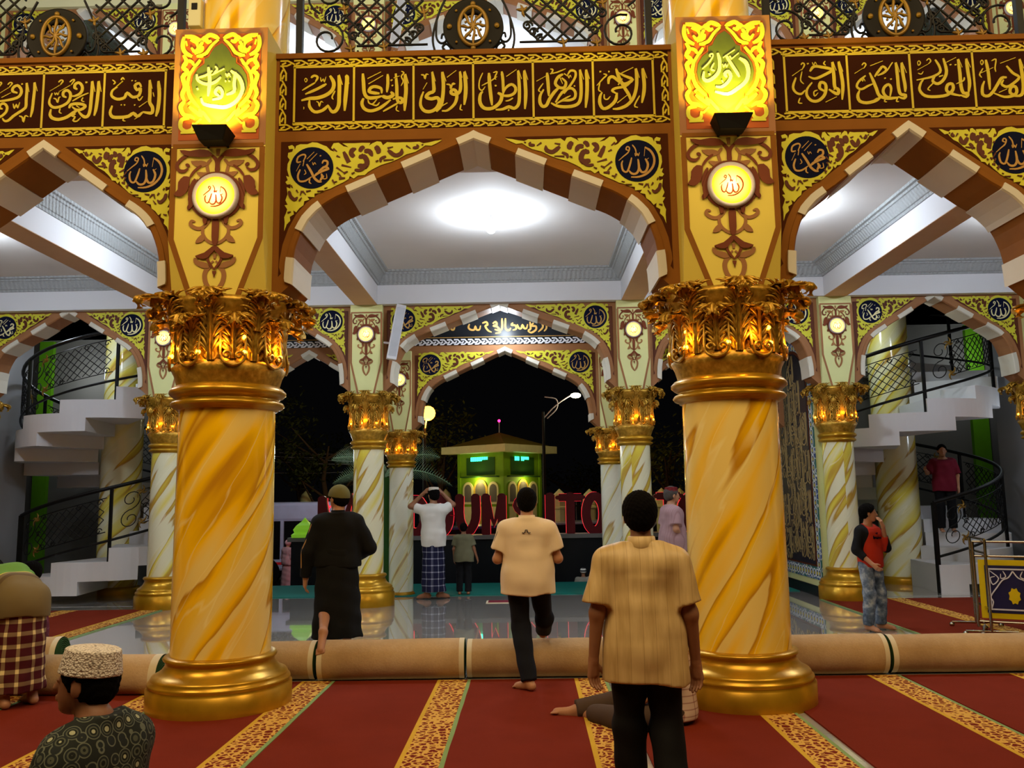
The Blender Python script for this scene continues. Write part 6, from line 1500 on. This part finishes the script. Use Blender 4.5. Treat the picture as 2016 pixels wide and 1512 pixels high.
# 1 man in the black robe and olive cap -----------------------------------------------------
p = person('man from behind in long black robe with thin gold piping and an olive round cap', (-1.86, 8.38, 0), .12)
b = Body(1.72/1.7, 1.12, elL=(-.27, -.05, 1.10), wrL=(-.30, .02, .84), elR=(.30, .02, 1.12), wrR=(.16, .20, 1.02), knL=(-.10, -.12, .52), anL=(-.07, -.50, .42), toeL=(-.08, -.62, .25), yaw=.75, pitch=-.1, knR=(.09, .05, .50), anR=(.09, .02, .085))
b.build(p, S1, hands='L', feet='LR')
blk = fabric('black_robe_cloth', '101114', .9)
rb = b.shirt(p, blk, .95, .030, long=.92, name='robe', wr=.004, seed=3)
b.skirt(p, blk, .30, 1.12, .235, .185, 'robe_skirt', cx=0, cy=-.01, c1=(.0, -.03), ratio=.80)
b.hair(p, M['hair'], -.05); b.capm(p, fabric('olive_knit', '6c6a44', .95, .1), h0=.018, round_=True, name='cap')
J = b.J; s_ = b.s
pip = MB(); q = [(J['neck']+V3(-.06, -.045, .02)), J['shL']+V3(-.02, -.06, .052), J['shL']+V3(-.075, -.055, -.02), J['elL']*.5+J['shL']*.5+V3(-.055, -.05, 0), J['elL']+V3(-.055, -.045, 0), J['wrL']*.6+J['elL']*.4+V3(-.045, -.040, 0)]
pip.tube([tuple(v*s_) for v in crv(q, 4)], .0055, 5).obj('gold_piping', fabric('piping_cloth', 'b08a5c', .8), p)
MB().lathe([(.068, 1.415), (.072, 1.45), (.066, 1.475), (.060, 1.478)], 24).obj('stand_collar', blk, p, loc=(0, -.01, .02))
# 4 man in the cream polo ---------------------------------------------------------------------
p = person('man from behind in cream polo shirt and dark trousers stepping over the roll', (-.02, 7.42, 0), -.05)
b = Body(1.66/1.7, 1.12, elL=(-.265, .0, 1.10), wrL=(-.15, .24, 1.08), elR=(.265, .0, 1.10), wrR=(.13, .24, 1.10), shL=(-.185, -.01, 1.355), shR=(.185, -.01, 1.355),
         knL=(-.07, .05, .50), anL=(-.0, -.10, .085), toeL=(-.13, .02, .02), knR=(.13, .22, .56), anR=(.11, .48, .43), toeR=(.14, .66, .39))
b.build(p, S1)
cream = fabric('cream_pique', 'dcc8aa', .85, .03)
b.shirt(p, cream, .80, .026, sleeve=.72, flare=.04, seed=5, name='polo_shirt', wr=.005, wf=13)
b.trousers(p, fabric('navy_denim', '141722', .9, .1), 1.15, seed=4); b.hair(p, M['hair'], -.06)
s_ = b.s; J = b.J
MB().lathe([(.074, 1.425), (.082, 1.43), (.070, 1.475), (.062, 1.478), (.060, 1.45)], 26).obj('collar', cream, p, loc=(0, -.012, -.035))
MB().lathe([(.083, 1.424), (.088, 1.430), (.082, 1.440)], 26, a0=-PI*.92, a1=-PI*.08).obj('collar_stripe', M['navy'], p, loc=(0, -.014, -.040))
lg = MB(); yb = -.142*s_
for pts in ([(-.035, 1.300), (-.020, 1.296), (-.012, 1.306)], [(-.010, 1.300), (-.008, 1.322), (0, 1.318)], [(.0, 1.318), (.008, 1.322), (.010, 1.300)], [(.012, 1.306), (.020, 1.296), (.035, 1.300)]): lg.stroke(pts, .006, yb, .004, 1, 2)
lg.obj('back_emblem', M['navy'], p, loc=(0, -.0, 0))
for sg, sd in ((-1, 'L'), (1, 'R')):
    m = MB()
    for o in (0, .014): m.tube([tuple(v*s_) for v in crv([J['neck']+V3(sg*.075, -.02-o, .018), J['sh'+sd]+V3(-sg*.03, -.03-o, .070), J['sh'+sd]+V3(sg*.040, -.035-o, .040), J['sh'+sd]*.5+J['el'+sd]*.5+V3(sg*.065, -.02-o, .03)], 4)], .003, 4)
    m.obj('shoulder_piping', M['navy'], p)
# 5 man in the gold shirt, nearest ---------------------------------------------------------------
p = person('nearest man from behind in short-sleeved gold silk shirt and black trousers', (.56, 4.38, 0), -.03)
b = Body(1.60/1.7, 1.0, elL=(-.245, -.04, 1.09), wrL=(-.27, -.01, .84), elR=(.24, -.04, 1.08), wrR=(.27, .03, .82), shL=(-.178, -.01, 1.345), shR=(.178, -.01, 1.345),
         knL=(-.09, .03, .50), knR=(.10, -.0, .50), anL=(-.08, .05, .085), anR=(.12, -.18, .10), handL=((-.02, .02, -1), (.6, -.75, 0)), handR=((.05, .05, -1), (-.6, -.75, 0)))
b.build(p, S2, h=.010)
a = N('gold_silk'); a.set(.45, 0, .4); co_ = a.coord(); x, y, z = a.sep(co_)
wv = a.noise(a.comb(a.math('MULTIPLY', x, 14), y, a.math('MULTIPLY', z, 2)), 2, 3); c = a.ramp(wv, [(.3, 'b89860'), (.6, 'd2b47c')])
ln_ = a.math('LESS_THAN', a.math('FRACT', a.math('MULTIPLY', a.math('ADD', x, .02), 16)), .05); c = a.mix(a.math('MULTIPLY', ln_, .35), c, '7a5522'); a.col(c); a.bump(wv, .2, .006); silk = a.m
b.shirt(p, silk, .74, .026, sleeve=.84, flare=.06, seed=9, wr=.0065, wf=11, h=.009)
b.trousers(p, fabric('black_trouser_cloth', '0b0b0e', .8), 1.2, seed=7); b.hair(p, M['hair'], -.070, .017, tuft=.003)
MB().lathe([(.072, 1.42), (.076, 1.43), (.068, 1.478), (.060, 1.482), (.058, 1.45)], 26).obj('mandarin_collar', silk, p, loc=(0, -.022, -.085))
# 2 man in white shirt fixing his cap --------------------------------------------------------------
p = person('man in white shirt and navy plaid sarong with both hands raised to his white cap', (-1.55, 13.95, 0), .0)
b = Body(1.76/1.7, .98, elL=(-.36, .02, 1.42), wrL=(-.16, .06, 1.62), elR=(.30, .10, 1.44), wrR=(.13, .10, 1.62), handL=((.7, 0, .7), (0, .5, -1)), handR=((-.7, 0, .7), (0, .5, -1)), yaw=.55, toeL=(-.26, .02, .02), anL=(-.10, -.02, .085), anR=(.10, .03, .085), toeR=(.24, .10, .02))
b.build(p, S2)
wh = fabric('white_cotton', 'd8d8d4', .85, .02)
b.shirt(p, wh, .80, .024, sleeve=.62, seed=11, wr=.005); b.skirt(p, plaid('navy_plaid_sarong', '1a1c38', '6f7488', 'b9bccc', 9.5, .16), .11, .95, .185, .165, 'sarong', ratio=.78)
b.hair(p, M['hair'], -.055); b.capm(p, fabric('white_knit', 'd9d3c8', .9, .05), .045, .125, .084)
# 3 boy in the grey-green shirt
p = person('boy in short-sleeved grey-green shirt and dark trousers walking out to the porch', (-1.10, 14.45, 0), .0)
b = Body(1.16/1.7, 1.12, elL=(-.235, -.03, 1.10), elR=(.25, -.02, 1.11), wrR=(.32, .03, .88), head=(0, .02, 1.60)); b.build(p, S2)
b.shirt(p, fabric('grey_green_cotton', '6f6e56', .9), .80, .034, sleeve=.72, flare=.04, seed=13); b.trousers(p, fabric('charcoal_cotton', '14151a', .9), 1.25, seed=3); b.hair(p, M['hair'], -.055, .016)
# 6 man in pink shirt and red cap
p = person('older man in pale pink shirt and dark red cap standing side-on between the columns', (2.02, 12.3, 0), -PI/2+.25)
b = Body(1.70/1.7, 1.12, elR=(.22, -.04, 1.12), wrR=(.10, .14, .98), yaw=.0, elL=(-.22, -.05, 1.1)); b.build(p, S3)
b.shirt(p, fabric('pale_pink_stripe', 'b08f94', .9, stripes=(28, .2, '9c7a80')), .82, .026, sleeve=.75, flare=.04, seed=15); b.trousers(p, fabric('grey_trouser_cloth', '6c6460', .9), 1.2); b.hair(p, plain('grey_hair', '4c4744', .6), -.05)
b.capm(p, fabric('dark_red_felt', '6e1f22', .9), .045, .115, .088)
# 8 boy in red shirt
p = person('boy in red and black raglan shirt and faded jeans with a hand to his mouth', (3.98, 10.25, 0), PI+.55)
b = Body(1.43/1.7, .95, yaw=.75, elL=(-.24, .09, 1.12), wrL=(-.05, .20, 1.42), handL=((.35, -.1, .9), (.3, -1, 0)), elR=(.245, -.03, 1.10), wrR=(.18, .16, .92), knL=(-.13, .02, .50), anL=(-.17, -.02, .085), toeL=(-.25, .15, .02), knR=(.10, .02, .5), anR=(.10, -.02, .085), toeR=(.12, .16, .02), hipL=(-.08, 0, .91), head=(0, .02, 1.60)); b.build(p, S1)
a = N('raglan_jersey'); a.set(.85, 0, .2); co_ = a.coord(); x, y, z = a.sep(co_); edge = a.math('GREATER_THAN', a.math('ADD', a.math('ABSOLUTE', x), a.math('MULTIPLY', a.math('SUBTRACT', z, 1.0), .18)), .142)
a.col(a.mix(edge, 'b5301c', '111216')); a.bump(a.noise(co_, 300, 2), .2, .002)
b.shirt(p, a.m, .86, .020, long=.55, seed=17, wr=.004)
a = N('faded_denim'); a.set(.9, 0, .15); co_ = a.coord(); a.col(a.ramp(a.noise(co_, 9, 4, .6), [(.35, '3d4a5c'), (.5, '66758a'), (.65, 'a9b2bb')])); jeans = a.m
b.trousers(p, jeans, 1.18, o=.014, seed=6, wr=.006); b.hair(p, M['hair'], -.045, .018, tuft=.004)
lt = MB(); yy = .115
for w_, pts in ((.012, [(-.07, 1.09), (-.07, 1.06), (-.055, 1.06), (-.057, 1.075)]), (.010, [(-.035, 1.06), (-.04, 1.075), (-.025, 1.075), (-.022, 1.055)]), (.010, [(-.002, 1.095), (0, 1.055), (-.015, 1.06), (-.012, 1.075)]), (.010, [(.018, 1.095), (.018, 1.055)]), (.010, [(.018, 1.07), (.035, 1.075), (.036, 1.055)]), (.010, [(.05, 1.055), (.06, 1.075), (.068, 1.055)]), (.009, [(-.03, 1.12), (-.01, 1.11), (0, 1.125)])): lt.stroke([(-x_, z_) for x_, z_ in pts], w_, yy, .006, 1, 2)
lt.obj('shirt_lettering', M['navy'], p)
# 9 man in maroon on the stair
p = person('man in maroon shirt coming down the right spiral stair', (7.18, 15.0, .88), PI-.3)
b = Body(1.50/1.7, 1.1, elR=(.30, .10, 1.16), wrR=(.36, .30, 1.22), elL=(-.24, .0, 1.1)); b.build(p, S1)
b.shirt(p, fabric('maroon_cotton', '6e1528', .85), .80, .026, sleeve=.9, seed=19); b.trousers(p, fabric('dark_trouser_cloth', '101014', .9), 1.2); b.hair(p, M['hair'], -.05)
# 10 bowing man at left edge
p = person('man bowing at the left edge in tan shirt and maroon plaid sarong', (-4.10, 6.98, 0), PI/2-.65)
b = Body(1.68/1.7, 1.04, pel=(0, -.02, .80), waist=(0, .11, .91), chest=(0, .31, 1.0), neck=(0, .45, 1.03), head=(0, .59, 1.02), pitch=-1.1, hipL=(-.09, 0, .76), hipR=(.09, 0, .76), knL=(-.1, .02, .46), knR=(.1, .02, .46), shL=(-.18, .39, .98), shR=(.18, .39, .98), elL=(-.24, .32, .74), elR=(.24, .32, .74), wrL=(-.14, .16, .62), wrR=(.14, .16, .62))
b.build(p, S1)
a = N('tan_green_cloth'); a.set(.85, 0, .2); co_ = a.coord(); x, y, z = a.sep(co_)
c = a.ramp(y, [(.0, '6f6040'), (.03, '5c4c34'), (.07, '75684a'), (.12, 'd8c64a'), (.135, '5f8a3a'), (.42, '4f7c30')], 'CONSTANT'); a.col(c)
b.shirt(p, a.m, .72, .022, sleeve=.75, seed=21, wr=.008, wf=9, collar=False)
b.skirt(p, plaid('maroon_plaid_sarong', '47141c', '8a7358', 'e0cf98', 10.5, .34), .13, .86, .205, .175, 'sarong', ratio=.85)
b.hair(p, M['hair'], -.05)
# 11 foreground man in batik
p = person('man seated in the left foreground in grey batik shirt and crocheted white cap', (-1.60, 3.22, -.62), 1.30)
b = Body(1.0, 1.0, yaw=.28, pitch=.10, pel=(0, -.02, .93), shL=(-.17, -.02, 1.33), shR=(.17, -.02, 1.33), knL=(-.26, .34, .78), knR=(.26, .34, .78), anL=(.05, .42, .72), anR=(-.05, .44, .72), toeL=(.2, .44, .70), toeR=(-.2, .46, .70), elL=(-.27, .06, 1.12), elR=(.27, .06, 1.12), wrL=(-.2, .28, .98), wrR=(.2, .28, .98), head=(0, .045, 1.565))
b.build(p, S2, h=.010)
a = N('grey_batik'); a.set(.85, 0, .2); co_ = a.coord(); x, y, z = a.sep(co_)
vo = a.n('ShaderNodeTexVoronoi'); a.l(co_, vo.inputs['Vector']); vo.inputs['Scale'].default_value = 19; vo.inputs['Randomness'].default_value = .25
dd = vo.outputs['Distance']; nn = a.noise(co_, 60, 3)
c = a.ramp(dd, [(0, 'b3b596'), (.20, '1a1d1a'), (.30, '565b4e'), (.38, '23282a'), (.50, '6c7264'), (.56, '202422')], 'CONSTANT'); a.col(a.mix(a.math('MULTIPLY', nn, .4), c, '2b302c')); bat = a.m
b.shirt(p, bat, .86, .034, long=.5, seed=23, wr=.006, wf=11, name='batik_shirt', h=.009)
b.trousers(p, fabric('black_sarong_cloth', '101012', .9), 1.3)
b.hair(p, M['hair'], -.075, .008)
a = N('crocheted_white_cap'); a.set(.9, 0, .2); co_ = a.coord(); vo = a.n('ShaderNodeTexVoronoi'); a.l(co_, vo.inputs['Vector']); vo.inputs['Scale'].default_value = 130
a.col(a.ramp(vo.outputs['Distance'], [(.25, 'e6ded4'), (.6, 'cfc5bb'), (.85, '948a82')])); a.bump(vo.outputs['Distance'], .8, .006); a_cap = a.m
b.capm(p, a_cap, .036, .125, .098, top=.86)
MB().lathe([(.070, 1.39), (.085, 1.395), (.074, 1.46), (.064, 1.462)], 26).obj('collar', bat, p, loc=(0, -.01, -.005))
# 12 seated man in maroon batik, left
p = person('man seated on the left aisle in maroon batik shirt', (-5.60, 9.75, -.50), PI/2+.3)
b = Body(1.0, 1.1, knL=(-.26, .34, .60), knR=(.26, .34, .60), anL=(.05, .42, .56), anR=(-.05, .44, .56), toeL=(.2, .44, .55), toeR=(-.2, .46, .55), pel=(0, 0, .66), waist=(0, .01, .82), chest=(0, .02, 1.03), neck=(0, .01, 1.18), head=(0, .05, 1.33), shL=(-.18, 0, 1.12), shR=(.18, 0, 1.12), elL=(-.24, .08, .88), elR=(.24, .08, .88), wrL=(-.18, .3, .72), wrR=(.18, .3, .72), hipL=(-.1, 0, .62), hipR=(.1, 0, .62))
b.build(p, S1)
a = N('maroon_batik'); a.set(.85, 0, .2); co_ = a.coord(); vo = a.n('ShaderNodeTexVoronoi'); a.l(co_, vo.inputs['Vector']); vo.inputs['Scale'].default_value = 16
a.col(a.ramp(vo.outputs['Distance'], [(0, 'a08a94'), (.18, '6a1c30'), (.5, '561226')]))
b.shirt(p, a.m, .60, .030, sleeve=.8, seed=27); b.trousers(p, fabric('dark_sarong_b', '201418', .9), 1.3); b.hair(p, M['hair'], -.045)
# 7 child in striped cap beyond the porch edge
p = person('small child in grey shirt and black and white striped cap sitting at the porch edge', (1.02, 16.75, -.45), 0)
b = Body(.62, 1.1, knL=(-.2, .34, .36), knR=(.2, .34, .36), anL=(-.1, .5, .08), anR=(.1, .5, .08), pel=(0, 0, .25), waist=(0, .01, .42), chest=(0, .02, .64), neck=(0, .01, .80), head=(0, .03, .97), shL=(-.18, 0, .74), shR=(.18, 0, .74), elL=(-.25, .03, .50), elR=(.25, .03, .50), wrL=(-.2, .25, .38), wrR=(.2, .25, .38), hipL=(-.1, 0, .2), hipR=(.1, 0, .2))
b.build(p, S2, h=.014); b.shirt(p, fabric('grey_linen', '8d8a80', .9), .2, .034, sleeve=.9, seed=31); b.trousers(p, fabric('grey_linen_b', '55534e', .9), 1.2)
a = N('striped_cap'); a.set(.9); co_ = a.coord(); x, y, z = a.sep(co_); a.col(a.mix(a.math('LESS_THAN', a.math('FRACT', a.math('MULTIPLY', z, 18)), .45), 'd4d4cf', '17181c')); b.capm(p, a.m, .0, round_=True)
# 13 girl in pink robe outside
p = person('figure in pale pink robe and veil walking outside beside the van', at(566, 1100, 20.2).xy.to_tuple()+(-.45,), -.6)
b = Body(1.12/1.7, 1.1, wrR=(.12, .24, 1.05), elR=(.24, .0, 1.1)); b.build(p, S3, h=.014)
pk_ = fabric('pale_pink_robe', 'd8a8a8', .8); b.shirt(p, pk_, .85, .04, long=.85, name='robe', seed=33); b.skirt(p, pk_, .04, 1.1, .27, .18, 'robe_skirt'); b.capm(p, pk_, -.09, round_=True, name='veil')
# hidden seated figure: plaid shirt, bare feet toward the roll
p = person('person seated low behind the man in the gold shirt, bare foot pointing left', (1.02, 6.35, -.02), PI/2)
b = Body(.95, 1.0, knL=(-.24, .42, .10), knR=(.20, .42, .12), anL=(.05, .62, .07), anR=(.18, .74, .07), toeL=(.2, .70, .04), toeR=(.20, .92, .05), pel=(0, 0, .12), waist=(0, .01, .28), chest=(0, .04, .50), neck=(0, .05, .66), head=(0, .10, .81), shL=(-.18, .04, .60), shR=(.18, .04, .60), elL=(-.25, .06, .36), elR=(.25, .06, .36), wrL=(-.2, .3, .20), wrR=(.2, .3, .20), hipL=(-.1, 0, .12), hipR=(.1, 0, .12), pitch=-.3)
b.build(p, S1, h=.012); b.shirt(p, plaid('pink_plaid_shirt', 'd3b9a6', 'a2766a', '8a5a55', 22, .18, True), .06, .03, sleeve=.9, seed=35); b.trousers(p, fabric('brown_trouser_cloth', '4a3a30', .9), 1.2); b.hair(p, M['hair'], -.05)
